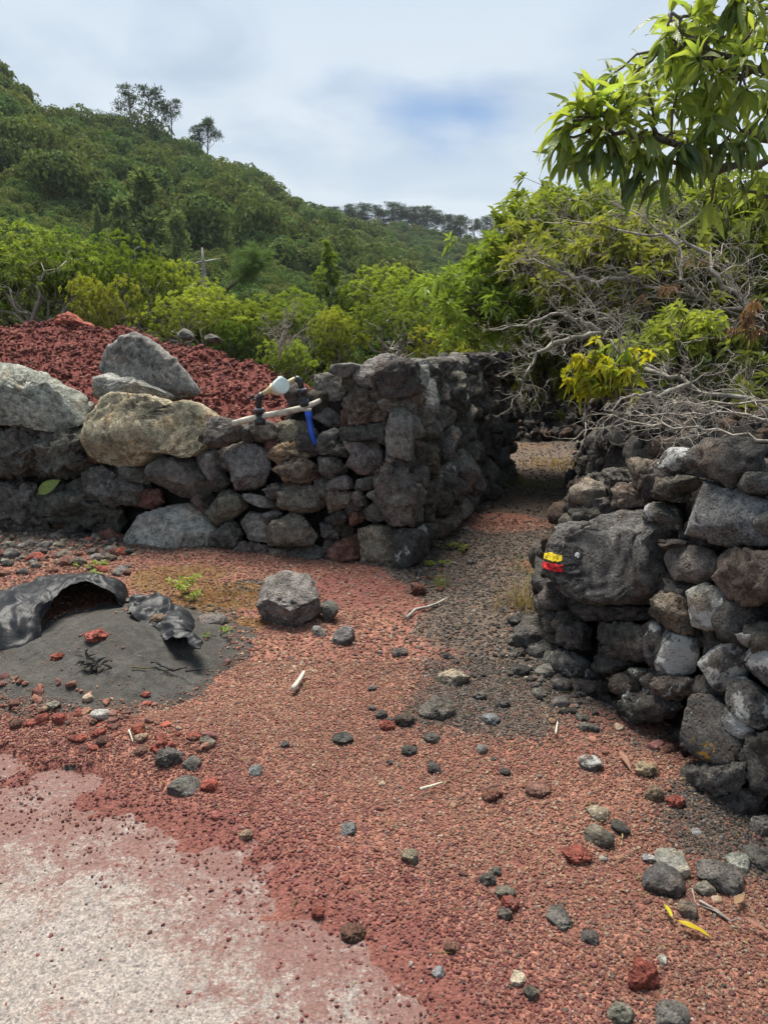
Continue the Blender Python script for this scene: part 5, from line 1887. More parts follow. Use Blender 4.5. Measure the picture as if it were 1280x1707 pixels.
TP = [tree_proto('broadleaf_tree', 11, 4.2, 4.0, (M_BARK_PALE, M_LEAF_TREE), 'umbrella', 0.13, 0.036, 380, 16, 0.60),
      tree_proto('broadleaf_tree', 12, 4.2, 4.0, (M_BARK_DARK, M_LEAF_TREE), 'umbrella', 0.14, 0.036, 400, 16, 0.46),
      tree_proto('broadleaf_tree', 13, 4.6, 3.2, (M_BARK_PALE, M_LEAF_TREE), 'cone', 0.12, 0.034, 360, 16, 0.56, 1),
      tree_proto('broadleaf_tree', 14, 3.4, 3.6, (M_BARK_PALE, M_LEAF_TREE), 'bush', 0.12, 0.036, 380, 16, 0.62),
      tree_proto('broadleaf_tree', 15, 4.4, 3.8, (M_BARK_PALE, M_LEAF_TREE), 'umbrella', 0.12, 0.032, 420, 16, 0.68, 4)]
TREES = [   # px, top py, width px, distance, prototype, label, tint
    (45, 362, 250, 16.0, 0, 'broad bright green tree at the left behind the cinder heap', (1, 1, 1)),
    (-120, 350, 280, 16.5, 1, 'dark green tree at the far left edge behind the heap', (.9, .95, .9)),
    (120, 376, 150, 17.5, 1, 'deep blue-green rounded tree rising behind the broad bright one', (.62, .85, .75)),
    (205, 386, 165, 16.5, 0, 'olive crowned tree with a pale slender trunk on the heap crest', (.80, .80, .62)),
    (160, 440, 130, 14.0, 3, 'low yellow green bush in front of the pale slender trunk', (1.15, 1.1, .9)),
    (285, 420, 140, 17.0, 4, 'yellow green tree right of the olive one', (1.1, 1.05, .85)),
    (330, 462, 170, 15.0, 4, 'spreading light green tree below the dead white snag', (1.1, 1.05, .8)),
    (250, 470, 170, 19.5, 1, 'dark shaded shrub tree above the middle of the heap', (.5, .6, .55)),  # tint dimmed to paint the shade under the taller crowns
    (60, 450, 220, 19.5, 1, 'dark shaded shrub tree above the left part of the heap', (.5, .6, .55)),  # same dim tint, shade put into the leaf colour
    (420, 488, 150, 15.5, 1, 'mid green tree right of the pine branch', (.9, 1, .9)),
    (392, 520, 110, 14.5, 3, 'low green bush beyond the right end of the heap', (.6, .75, .62)),
    (545, 408, 125, 19.0, 2, 'tall fresh green tree with pointed soft crown', (.92, 1.02, .9)),
    (605, 455, 130, 19.5, 1, 'grey brown thinly leaved tree between brighter crowns', (.62, .60, .62)),
    (500, 476, 125, 16.0, 0, 'dome shaped yellow green tree beside the tall fresh green one', (1.05, 1.0, .8)),
    (560, 500, 130, 14.0, 3, 'yellow green bush behind the light grey corner stone', (1.1, 1.05, .8)),
    (655, 428, 160, 18.5, 4, 'bright yellow topped tree above the wall corner', (1.15, 1.05, .75)),
    (662, 478, 190, 14.5, 0, 'round olive green tree with pale trunk directly above the wall', (.82, .86, .72)),
    (735, 452, 120, 19.0, 4, 'light green tree right of the yellow topped one', (1.0, 1.0, .8)),
    (745, 530, 130, 13.5, 3, 'bright yellow green bush above the far end of the wall', (1.2, 1.1, .8)),
    (790, 440, 130, 17.5, 0, 'leafy green tree overhanging the far end of the path', (1, 1, .85)),
    (480, 555, 110, 13.2, 3, 'small green bush with pale stems beyond the meter', (.85, .95, .8)),
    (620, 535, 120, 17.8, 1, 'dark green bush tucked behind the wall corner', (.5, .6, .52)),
    (860, 500, 190, 15.0, 4, 'light green tree behind the bare grey branches', (1.05, 1.05, .85)),
    (960, 440, 240, 13.5, 0, 'bright green tree deep behind the bare shrub', (1, 1, .85)),
    (1100, 400, 280, 13.0, 1, 'dark green dense tree behind the bare shrub', (.8, .9, .8)),
    (1260, 350, 300, 11.5, 1, 'tall dark green tree at the right edge', (.75, .88, .78)),
    (1420, 300, 320, 11.0, 0, 'broad green tree past the right edge', (.9, .95, .85)),
]
used = set()
tr = random.Random(9)
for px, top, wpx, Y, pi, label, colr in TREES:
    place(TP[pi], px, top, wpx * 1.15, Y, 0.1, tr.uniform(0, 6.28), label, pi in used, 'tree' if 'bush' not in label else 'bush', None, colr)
    used.add(pi)


# dark growth under and between the trees
def undergrowth():
    r = np.random.RandomState(61)
    n = 2600
    P = np.c_[r.uniform(-13, 14, n), r.uniform(11.2, 30, n)]
    k = (np.abs(P[:, 0]) < 0.62 * P[:, 1] + 1) & (P[:, 1] > np.where(P[:, 0] < 1.5, 15.5, 13.0))
    P = P[k]
    m = len(P)
    s = r.uniform(.35, .8, m)
    s3 = s[:, None] * r.uniform(.8, 1.2, (m, 3))
    scatter('undergrowth', CROWNS, np.c_[P, r.uniform(.1, .9, m) + np.where(P[:, 1] > 20, r.uniform(0, 1.5, m), 0)], np.stack([m * [0.0], m * [0.0], r.uniform(0, 6.28, m)], 1), s3, r.randint(0, 6, m), np.ones((m, 3)))


undergrowth()


def pine_proto(seed, h, w, mat, style='umbrella', n=26):
    r = np.random.RandomState(seed)
    root = obj('pine_tree', None)
    b, lf = Buf(), Leaves()
    top = np.array([r.uniform(-.06, .06) * h, r.uniform(-.06, .06) * h, h * 0.95])
    tk = wiggle((0, 0, -0.5), top, 9, 0.012, r)
    b.tube(tk, np.linspace(0.022, 0.006, 9) * h, 6)
    for i in range(n):
        a = r.uniform(0, 6.28)
        if style == 'round':
            z = h * r.uniform(0.30, 0.96)
            rad = w * 0.5 * r.uniform(.1, 1.0) * math.sqrt(max(0.05, 1 - ((z / h - 0.58) / 0.42) ** 2))
            e = np.array([w * .2, w * .2, h * .08])
        elif style == 'umbrella':
            z = h * r.uniform(0.62, 0.97)
            rad = w * 0.5 * r.uniform(.25, 1.0) * (1 - 0.7 * ((z / h - 0.72) / 0.27) ** 2)
            e = np.array([w * .17, w * .17, h * .06])
        else:
            f = i / n
            z = h * (0.15 + 0.83 * f)
            rad = w * 0.5 * (1 - f) * r.uniform(.5, 1.0)
            e = np.array([w * .15, w * .15, h * .06]) * (1.15 - 0.6 * f)
        c = np.array([math.cos(a) * rad, math.sin(a) * rad, z]) + top * [1, 1, 0] * (z / h)
        j = min(8, max(1, int((z / h - 0.12) * 9)))
        b.tube(wiggle(tk[j], c, 5, 0.05, r, -0.05), np.linspace(.006, .002, 5) * h, 3, False)
        m = 70
        N = unit(r.normal(size=(m, 3)) + [0, 0, .4])
        P = c + N * e * r.uniform(.3, 1.0, (m, 1))
        lf.add(P, N + r.normal(size=(m, 3)) * .5 + [0, 0, .3], h * r.uniform(.035, .06, m), h * 0.016, np.clip(.5 + r.normal(size=m) * .25, 0, 1), 0.0)
    obj('trunk', b.mesh('trunk', M_BARK_DARK), root)
    obj('crown', lf.mesh('crown', mat, seed), root)
    root['size_h'], root['size_w'] = h, w
    return root


PP = [pine_proto(31, 10, 7.5, M_NEEDLE), pine_proto(32, 10, 6, M_NEEDLE, n=15), pine_proto(33, 9, 5, M_NEEDLE_YOUNG, 'cone', 40), pine_proto(34, 10, 7, M_NEEDLE, n=34), pine_proto(35, 10, 8, M_NEEDLE, 'round', 44), pine_proto(36, 10, 6.5, M_NEEDLE, 'round', 36)]


def hill_base(px, Y, fn):
    x = at(px, 560, Y)[0]
    return float(fn(np.array([[x, Y]]))[0])


PINES = [
    (218, 148, 54, 156, 1, 'flat crowned pine on the ridge, left one of a tight pair'), (248, 141, 56, 158, 1, 'tall flat crowned pine on the ridge with bare trunk'),
    (281, 166, 38, 160, 1, 'slim pine on the ridge right of the tall pair'), (343, 196, 46, 166, 1, 'lone leaning pine lower down the ridge'),
    (334, 212, 36, 165, 0, 'small pine touching the lone leaning one'), (172, 188, 50, 155, 4, 'dark low pine left of the tall pair on the ridge'),
    (192, 194, 40, 155, 4, 'small dark pine between the ridge forest and tall pair'), (318, 238, 30, 165, 4, 'stubby pine at the foot of the lone leaning one'),
]
upi = set()
for px, top, wpx, Y, pi, label in PINES:
    place(PP[pi], px, top - 3, wpx * 0.98, Y, hill_base(px, Y, hill_h) + 0.5, tr.uniform(0, 6.28), label, pi in upi)
    upi.add(pi)
# pines in the valley before the hill
for px, top, wpx, Y, label in ((243, 282, 100, 62, 'hazy green young pine standing before the dark hillside'), (162, 344, 34, 58, 'small pointed conifer left of the young pine'),
                               (205, 330, 70, 60, 'young pine with soft needles left of the larger one'), (290, 352, 60, 60, 'young pine right of the larger hazy one')):
    place(PP[2], px, top, wpx * 1.5, Y, 1.0, tr.uniform(0, 6.28), label, 2 in upi)
    upi.add(2)
far_top = [(556, 345), (582, 341), (607, 340), (630, 343), (655, 336), (668, 344), (690, 345), (710, 344), (728, 352), (748, 358), (768, 360), (790, 366), (812, 362), (830, 370), (640, 352), (598, 350), (682, 352), (760, 366), (540, 350), (850, 380), (880, 392), (920, 408), (572, 352), (700, 354)]
NTH = 'first second third fourth fifth sixth seventh eighth ninth tenth eleventh twelfth thirteenth fourteenth fifteenth sixteenth seventeenth eighteenth nineteenth twentieth twenty-first twenty-second twenty-third twenty-fourth'.split()
for i, (px, top) in enumerate(sorted(far_top)):
    Y = 306 + (i % 3) * 3
    o = place(PP[(4, 5, 3, 5)[i % 4]], px, top, 30 + 8 * (i % 3), Y, hill_base(px, Y, far_h) - 0.5, tr.uniform(0, 6.28), '%s pine from the left in the row along the distant ridge' % NTH[i], (4, 5, 3, 5)[i % 4] in upi, 'tree', 'pines along the distant ridge')
    upi.add((4, 5, 3, 5)[i % 4])


# dead white snag and the near pine branch
def snag():
    b = Buf()
    base = at(342, 470, 22)
    base[2] = 0.0
    r = np.random.RandomState(3)
    q = lambda x, y: at(x, y, 22) - base
    b.tube([(0, 0, 0), q(341, 470), q(339, 440), q(337, 412)], [.09, .07, .05, .02], 6)
    b.tube([q(339, 437), q(352, 434), q(366, 431)], [.04, .03, .015], 5)
    b.tube([q(339, 436), q(330, 437), q(318, 442)], [.04, .03, .012], 5)
    b.tube([q(340, 452), q(333, 447)], [.03, .01], 5)
    t = thing('dead_tree', 'dead white snag shaped like a cross above the green crowns', 'dead tree', base)
    obj('trunk', b.mesh('trunk', M_BARK_PALE), t)


snag()


def leaning_pine():
    b, lf = Buf(), Leaves()
    base = at(372, 520, 20)
    base[2] = 0.0
    r = np.random.RandomState(8)
    q = lambda x, y, d=0: at(x, y, 20 + d) - base
    tk = [(0, 0, 0), q(372, 488), q(392, 470), q(412, 456), q(428, 430)]
    b.tube(tk, [.10, .08, .06, .04, .02], 6)
    for i in range(46):
        c = q(r.uniform(388, 446), 0) * 0
        f = r.rand()
        px, py = 400 + 36 * f + r.normal() * 10, 462 - 38 * f + r.normal() * 12
        c = q(px, py, r.normal() * 0.25)
        b.tube(wiggle(q(412, 456), c, 4, .05, r), [.02, .015, .01, .006], 3, False)
        m = 60
        N = unit(r.normal(size=(m, 3)) + [.2, 0, .6])
        lf.add(c + N * .03, N, r.uniform(.16, .28, m), .012, np.clip(.6 + r.normal(size=m) * .2, 0, 1), 0.05)
    t = thing('pine_tree', 'leaning young pine with feathery pale green needles above the heap', 'tree', base)
    obj('trunk', b.mesh('trunk', M_BARK_DARK), t)
    obj('crown', lf.mesh('crown', M_NEEDLE_YOUNG, 4), t)


leaning_pine()


def bare_shrub(label, root_px, Y, limbs, seed, levels, rad, mat=M_BARK_GREY, kids=(2, 6), spread=0.9, group=None, base_z=None, grav=0.0, Lk=0.42, name='bare_shrub'):
    """limbs: polylines in sight-line pixels with a distance each; twigs grow from them"""
    r = np.random.RandomState(seed)
    base = at(*root_px, Y)
    if base_z is not None:
        base[2] = base_z
    t = thing(name, label, 'shrub', base, None, group)
    tips = []
    for k, limb in enumerate(limbs):
        b = Buf()
        P = np.array([at(*p) for p in limb]) - base
        n = (len(P) - 1) * 4 + 1
        tt = np.linspace(0, len(P) - 1, n)
        Q = np.stack([np.interp(tt, np.arange(len(P)), P[:, c]) for c in range(3)], 1)
        L = np.linalg.norm(P[-1] - P[0])
        w = r.normal(size=Q.shape) * 0.012 * L
        w[0] = 0
        Q = Q + w
        rr_ = np.linspace(rad, rad * 0.22, n)
        b.tube(Q, rr_, 6)
        tw = Buf()
        for i in range(2, n):
            for q in range(1 + (r.rand() < .25)):
                d = unit(unit(Q[i] - Q[i - 1]) + unit(r.normal(size=3)) * spread * 1.2)
                twigs(tw, Q[i], d, L * Lk * r.uniform(.4, 1.1) / (1 + 0.25 * levels), min(max(rr_[i] * 0.4, 0.0034), 0.006), levels, r, 0.78, tips, spread, grav, kids)
        br = obj('branch', b.mesh('branch', mat), t)
        if tw.V:
            obj('twigs', tw.mesh('twigs', mat), br, kind='stuff')
    return t, tips, base


bare_shrub('large bare grey shrub with a thick lichened limb sweeping over the right wall', (1300, 760), 4.6, [
    [(1330, 720, 4.5), (1240, 668, 4.7), (1150, 638, 4.9), (1075, 610, 5.0), (1020, 575, 5.2), (1000, 553, 5.3), (985, 500, 5.4)],
    [(1000, 553, 5.3), (965, 535, 5.3), (930, 520, 5.4), (880, 540, 5.5), (820, 552, 5.5)],
    [(1000, 556, 5.2), (940, 565, 5.0), (900, 585, 4.9), (880, 620, 4.8), (860, 660, 4.8)],
    [(1075, 615, 5.0), (1150, 640, 4.8), (1100, 660, 4.6), (1060, 655, 4.5), (1010, 690, 4.4)],
], 21, 2, 0.019, M_BARK_SHRUB, Lk=0.42)
bare_shrub('tangle of bare pale branches slanting down from the right edge', (1330, 560), 6.0, [
    [(1350, 570, 5.8), (1270, 540, 6.0), (1190, 510, 6.2), (1110, 480, 6.4), (1050, 462, 6.6), (1005, 440, 6.8), (950, 400, 7.0)],
    [(1190, 510, 6.1), (1130, 470, 6.2), (1140, 420, 6.4), (1080, 370, 6.6), (1020, 340, 6.8)],
    [(1270, 545, 5.9), (1210, 470, 6.0), (1150, 410, 6.2), (1100, 400, 6.4), (1000, 370, 6.7), (900, 372, 7.0)],
    [(1240, 560, 5.9), (1200, 540, 5.8), (1180, 520, 5.8), (1245, 640, 5.6)],
    [(1050, 462, 6.6), (980, 470, 6.5), (930, 450, 6.4), (890, 432, 6.5), (850, 440, 6.6)],
], 22, 2, 0.019, Lk=0.38)
bare_shrub('mat of dead grey twigs lying on top of the right wall', (1180, 730), 4.0, [
    [(1300, 735, 3.6), (1220, 722, 3.7), (1140, 712, 3.8), (1060, 705, 4.0), (990, 716, 4.2)],
    [(1290, 700, 4.0), (1200, 690, 4.1), (1110, 690, 4.2), (1030, 695, 4.4)],
    [(1300, 670, 4.3), (1210, 672, 4.4), (1120, 668, 4.5), (1050, 680, 4.6)],
], 23, 2, 0.009, Lk=0.46, kids=(2, 4))
bare_shrub('small leafless grey shrub standing beyond the right end of the cinder heap', (465, 590), 11.6, [
    [(465, 600, 11.6), (466, 575, 11.6), (455, 555, 11.6), (436, 530, 11.6)],
    [(465, 600, 11.6), (468, 572, 11.6), (482, 545, 11.5), (496, 520, 11.5)],
    [(466, 578, 11.6), (474, 550, 11.7), (474, 525, 11.7)],
    [(465, 590, 11.6), (490, 560, 11.5), (512, 545, 11.4)],
], 24, 2, 0.016, M_BARK_PALE, Lk=0.45)
bare_shrub('few dead twigs lying on the far end of the wall top', (810, 600), 8.3, [[(830, 592, 8.2), (800, 590, 8.3), (770, 592, 8.3)], [(822, 588, 8.3), (812, 605, 8.2), (800, 622, 8.0)]], 25, 1, 0.008, Lk=0.5)

# ------------------------------------------------------------------ leafy canopy on the right, middle distance
def leafy(label, root_px, Y, clusters, seed, mat, L, W, per, tone, name='broadleaf_tree', category='tree', spread=0.3, n=12, bark=M_BARK_DARK, base_z=0.9, droop=.4, color=None):
    """clusters: (px, py, distance) of the crown's sprays, joined to the root by branches"""
    r = np.random.RandomState(seed)
    base = at(*root_px, Y)
    base[2] = base_z
    t = thing(name, label, category, base)
    b, lf = Buf(), Leaves()
    hub = at(root_px[0], root_px[1], Y) - base
    b.tube(wiggle((0, 0, -0.1), hub, 6, .03, r), np.linspace(.06, .04, 6), 6)
    for c in clusters:
        p = at(*c) - base
        P = wiggle(hub, p, 6, .05, r, -0.05)
        b.tube(P, np.linspace(.022, .006, 6), 4, False)
        for q in range(n):
            e = p + r.normal(size=3) * spread * [1, 1, .55]
            b.tube(wiggle(P[r.randint(3, 6)], e, 4, .06, r), [.006, .005, .004, .003], 3, False)
            lf.whorl(e, unit(r.normal(size=3) * .6 + [0, 0, .6]), per, L, W, tone + r.uniform(-.25, .25), r, (.5, 1.4), droop)
    obj('trunk', b.mesh('trunk', bark), t)
    obj('crown', lf.mesh('crown', mat, seed), t, color=color)
    return t


g = random.Random(6)
cl = []
for x in range(848, 1330, 24):
    top = np.interp(x, [840, 880, 950, 1050, 1200, 1330], [336, 326, 318, 312, 300, 290])
    for k in range(3):
        cl.append((x + g.uniform(-14, 14), top + 14 + 34 * k * g.uniform(.6, 1.3), 8.2 + g.uniform(-.6, .9)))
leafy('spreading bright green tree topped with flat sprays against the sky', (1200, 520), 8.6, cl, 71, M_LEAF_TREE, .14, .036, 14, .72, spread=.17, n=11, color=(.82, 1.0, .95))
cl = []
for i in range(52):
    x = g.uniform(755, 1010)
    top = np.interp(x, [755, 800, 830, 900, 1010], [470, 420, 398, 400, 420])
    cl.append((x, top + abs(g.gauss(0, 1)) * 60, 8.8 + g.uniform(-.8, 1.0)))
leafy('bright lime green tree with drooping leaves hanging over the path end', (960, 560), 9.2, cl, 72, M_LEAF_TREE, .15, .038, 14, .7, spread=.2, n=11, color=(.84, 1.0, .9))
cl = [(g.uniform(1000, 1330), g.uniform(395, 560), 7.6 + g.uniform(-.5, 1.2)) for i in range(40)]
leafy('dense dark green shrub behind the slanting bare branches', (1220, 600), 8.2, cl, 73, M_LEAF_TREE, .15, .045, 12, .25, 'leafy_shrub', 'shrub', spread=.26, n=9)
cl = [(g.uniform(1085, 1175), g.uniform(525, 600), 5.9 + g.uniform(-.3, .3)) for i in range(14)]
leafy('bright yellow green sprays in front of the dark shrub', (1150, 640), 5.9, cl, 74, M_LEAF_TREE, .11, .028, 12, .85, 'leafy_shrub', 'shrub', spread=.12, n=8)
cl = [(g.uniform(965, 1060), g.uniform(595, 655), 5.0 + g.uniform(-.2, .2)) for i in range(12)]
leafy('small shrub with yellowing leaves under the thick bare limb', (1040, 690), 4.9, cl, 75, M_YELLOW_LEAF, .085, .032, 8, .30, 'leafy_shrub', 'shrub', spread=.08, n=6, droop=.8)
cl = [(g.uniform(840, 1000), g.uniform(520, 640), 9.0 + g.uniform(-.6, .8)) for i in range(26)]
leafy('light green shrub filling the gap behind the bare limbs', (920, 660), 9.2, cl, 76, M_LEAF_TREE, .13, .036, 12, .55, 'leafy_shrub', 'shrub', spread=.26, n=9)
cl = [(g.uniform(1170, 1330), g.uniform(600, 720), 5.4 + g.uniform(-.3, .5)) for i in range(16)]
leafy('dark leafy shrub behind the right wall by the picture edge', (1280, 740), 5.4, cl, 77, M_LEAF_TREE, .12, .035, 10, .30, 'leafy_shrub', 'shrub', spread=.16, n=6)
cl = [(g.uniform(860, 1180), 375 + abs(g.gauss(0, 1)) * 70, 7.2 + g.uniform(-.6, .5)) for i in range(24)]
leafy('sparse bright green sprays growing up through the bare branches', (1080, 620), 7.2, cl, 79, M_LEAF_TREE, .13, .034, 11, .68, 'leafy_shrub', 'shrub', spread=.16, n=7)
cl = [(1262, 505, 5.6), (1240, 520, 5.6), (1120, 470, 6.2), (1080, 487, 6.3), (1190, 548, 5.8), (1212, 550, 5.8), (1160, 430, 6.3), (1255, 545, 5.6)]
leafy('clusters of dead rust brown leaves hanging in the bare branches', (1290, 560), 5.8, cl, 78, M_DEAD_LEAF, .075, .022, 7, .5, 'dead_foliage_spray', 'dead foliage', spread=.05, n=3, base_z=1.6, droop=1.0)


# ------------------------------------------------------------------ near tree with large leaves, upper right
def big_leaf_mesh(seed):
    """one leaf blade of unit length along +X, folded at the midrib, curling down, on a short stalk"""
    r = np.random.RandomState(seed)
    n, m = 11, 5
    t = np.linspace(0, 1, n)
    wid = 0.112 * np.sin(np.pi * np.clip(t, 0, 1) ** 0.85) ** 0.9 * (1 - 0.18 * t) + 0.003
    curl = r.uniform(.15, .7)
    tw = r.uniform(-.5, .5)
    V, al, ac = [], [], []
    for i in range(n):
        a = -curl * t[i] ** 1.4
        cx = t[i] * math.cos(a * .5)
        cz = t[i] * math.sin(a * .8)
        for j in range(m):
            s = (j / (m - 1) * 2 - 1)
            y = s * wid[i]
            z = abs(s) * wid[i] * 0.38 + 0.018 * math.sin(t[i] * 14 + seed + s * 2) * abs(s)
            c, q = math.cos(tw * t[i]), math.sin(tw * t[i])
            V.append((0.08 + cx * .92, y * c - z * q, cz + y * q + z * c))
            al.append(t[i])
            ac.append(s)
    idx = np.arange(n * m).reshape(n, m)
    Q = np.stack([idx[:-1, :-1], idx[1:, :-1], idx[1:, 1:], idx[:-1, 1:]], -1).reshape(-1, 4)
    k = len(V)
    V += [(0, .006, .006), (0, -.006, .006), (0, 0, -.006), (.1, .006, .006), (.1, -.006, .006), (.1, 0, -.006)]
    al += [0] * 6
    ac += [0] * 6
    st = np.array([(k, k + 1, k + 4, k + 3), (k + 1, k + 2, k + 5, k + 4), (k + 2, k, k + 3, k + 5)])
    return np.array(V), np.concatenate([Q, st]), np.array(al), np.array(ac)


def large_leaved_tree():
    r = np.random.RandomState(15)
    base = at(1620, 900, 3.4)
    base[2] = 0
    t = thing('large_leaved_tree', 'near tree with large drooping glossy leaves reaching in at the upper right', 'tree', base)
    hub = at(1500, 300, 3.3) - base
    b = Buf()
    b.tube(wiggle((0, 0, -.1), hub, 8, .02, r), np.linspace(.09, .05, 8), 8)
    obj('trunk', b.mesh('trunk', M_BARK_DARK), t)
    limbs = [[(1500, 300, 3.3), (1380, 255, 3.1), (1290, 232, 3.0), (1210, 246, 2.9), (1150, 246, 2.9), (1090, 232, 2.85), (1030, 225, 2.8), (985, 195, 2.8)],
             [(1500, 300, 3.3), (1380, 280, 3.2), (1280, 262, 3.1), (1200, 278, 3.0), (1130, 276, 2.95), (1080, 268, 2.9)],
             [(1500, 300, 3.3), (1400, 180, 3.1), (1300, 120, 3.0), (1220, 100, 2.9), (1150, 60, 2.9), (1120, 20, 2.9)],
             [(1500, 300, 3.3), (1420, 80, 3.1), (1320, 10, 3.0), (1240, -30, 2.9), (1180, -60, 2.9)],
             [(1500, 300, 3.3), (1400, 340, 3.2), (1300, 330, 3.1), (1240, 318, 3.1)]]
    nodes = []
    for limb in limbs:
        P = np.array([at(*p) for p in limb]) - base
        n = (len(P) - 1) * 4 + 1
        tt = np.linspace(0, len(P) - 1, n)
        Q = np.stack([np.interp(tt, np.arange(len(P)), P[:, c]) for c in range(3)], 1)
        Q[1:-1] += r.normal(size=(n - 2, 3)) * .008
        b = Buf()
        b.tube(Q, np.linspace(.022, .005, n), 7)
        obj('branch', b.mesh('branch', M_BARK_DARK), t)
        nodes.append(Q)
    nodes = np.concatenate(nodes)
    # (px, py, dist, tone, down) - spray ends; down = hanging older leaves
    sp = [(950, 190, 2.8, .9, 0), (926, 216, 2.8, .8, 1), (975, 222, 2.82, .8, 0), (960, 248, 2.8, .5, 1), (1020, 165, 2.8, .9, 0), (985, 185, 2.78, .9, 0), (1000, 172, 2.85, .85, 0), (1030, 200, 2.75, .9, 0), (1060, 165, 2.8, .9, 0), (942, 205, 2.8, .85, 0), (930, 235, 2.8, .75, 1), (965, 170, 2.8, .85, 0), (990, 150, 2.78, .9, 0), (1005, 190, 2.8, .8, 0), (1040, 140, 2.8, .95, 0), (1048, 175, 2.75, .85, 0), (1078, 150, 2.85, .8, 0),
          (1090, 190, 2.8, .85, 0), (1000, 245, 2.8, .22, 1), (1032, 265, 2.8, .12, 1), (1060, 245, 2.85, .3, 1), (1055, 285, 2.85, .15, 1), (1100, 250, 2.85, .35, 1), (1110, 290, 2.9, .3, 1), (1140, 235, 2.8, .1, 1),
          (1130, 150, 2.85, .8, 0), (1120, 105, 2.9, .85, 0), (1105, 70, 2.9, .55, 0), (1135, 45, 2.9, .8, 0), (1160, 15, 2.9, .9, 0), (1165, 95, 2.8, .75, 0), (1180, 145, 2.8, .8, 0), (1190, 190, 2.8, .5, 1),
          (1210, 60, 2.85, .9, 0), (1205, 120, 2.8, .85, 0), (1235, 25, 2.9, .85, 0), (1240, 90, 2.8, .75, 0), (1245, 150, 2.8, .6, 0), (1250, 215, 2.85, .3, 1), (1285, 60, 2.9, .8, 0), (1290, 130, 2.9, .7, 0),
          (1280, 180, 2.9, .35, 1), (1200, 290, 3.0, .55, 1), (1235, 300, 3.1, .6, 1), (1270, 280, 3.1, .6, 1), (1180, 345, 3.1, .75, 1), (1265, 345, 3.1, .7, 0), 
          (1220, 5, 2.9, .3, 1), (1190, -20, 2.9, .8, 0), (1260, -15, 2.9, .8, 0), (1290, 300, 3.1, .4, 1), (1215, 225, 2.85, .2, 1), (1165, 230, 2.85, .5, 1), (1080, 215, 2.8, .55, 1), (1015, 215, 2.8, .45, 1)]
    for _ in range(60):
        x, y = r.uniform(1010, 1290), r.uniform(10, 260)
        if x > 1000 + max(0, 130 - y) * 1.0:
            sp.append((x, y, 3.0 + r.uniform(-.1, .35), r.uniform(.25, .95), int(r.rand() < .3)))
    extra = [(r.uniform(1310, 1500), r.uniform(-80, 380), 3.0 + r.uniform(-.2, .3), r.uniform(.3, .8), r.randint(2)) for _ in range(16)]
    protos = []
    for s in range(5):
        for tone in (.12, .32, .52, .74, .95):
            V, Q, al, ac = big_leaf_mesh(s)
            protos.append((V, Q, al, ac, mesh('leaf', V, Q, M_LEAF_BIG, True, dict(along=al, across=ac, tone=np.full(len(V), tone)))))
    tb = Buf()
    count, rest = 0, []
    for si, (px, py, Y, tone, down) in enumerate(sp + extra):
        p = at(px, py, Y) - base
        j = np.argmin(np.sum((nodes - p) ** 2, 1) + r.uniform(0, .01, len(nodes)))
        tb.tube(wiggle(nodes[j], p, 6, .05, r, 0.02), np.linspace(.006, .0035, 6), 5, False)
        ax = unit(p - nodes[j] + [0, 0, .05])
        nl = 5 if py > 262 else 12 if si < 55 else 10
        for q in range(nl):
            a = q * 2.4 + r.uniform(-.3, .3)
            if down:
                d = unit(np.array([math.cos(a) * .55, math.sin(a) * .55, -0.85 + r.uniform(-.1, .45)]) + ax * .3)
                L = r.uniform(.09, .155)
            else:
                s1 = unit(np.cross(ax, [.2, .3, .9]))
                s2 = np.cross(ax, s1)
                o = r.uniform(.4, 1.5)
                d = unit(ax * math.cos(o) + (s1 * math.cos(a) + s2 * math.sin(a)) * math.sin(o) + [0, 0, -.22])
                L = r.uniform(.06, .145)
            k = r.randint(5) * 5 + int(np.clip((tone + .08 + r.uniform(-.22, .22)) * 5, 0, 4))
            x = Vector(d)
            up = Vector((0, 0, 1)) + Vector(r.normal(size=3) * .4)
            y = up.cross(x).normalized()
            z = x.cross(y)
            M = np.array([x[:], y[:], z[:]]).T
            pos = p - ax * r.uniform(0, .05)
            if count < 300 and (q % 2 == 0 or down) and si < len(sp) and not (px > 1285):
                o = bpy.data.objects.new('leaf', protos[k][4])
                COL.objects.link(o)
                o.parent = t
                from mathutils import Matrix
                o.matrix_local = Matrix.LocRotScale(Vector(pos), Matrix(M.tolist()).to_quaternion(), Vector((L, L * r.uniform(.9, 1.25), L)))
                count += 1
            else:
                rest.append((k, pos, M, L))
    obj('twigs', tb.mesh('twigs', M_BARK_DARK), t, kind='stuff')
    if rest:
        VV, QQ, A1, A2, TT, n = [], [], [], [], [], 0
        for k, pos, M, L in rest:
            V, Q, al, ac, me = protos[k]
            VV.append(pos + (V * L) @ M.T)
            QQ.append(Q + n)
            n += len(V)
            A1.append(al)
            A2.append(ac)
            TT.append(np.full(len(V), (.12, .32, .52, .74, .95)[k % 5]))
        obj('foliage', mesh('foliage', np.concatenate(VV), np.concatenate(QQ), M_LEAF_BIG, True, dict(along=np.concatenate(A1), across=np.concatenate(A2), tone=np.concatenate(TT))), t, kind='stuff')


large_leaved_tree()

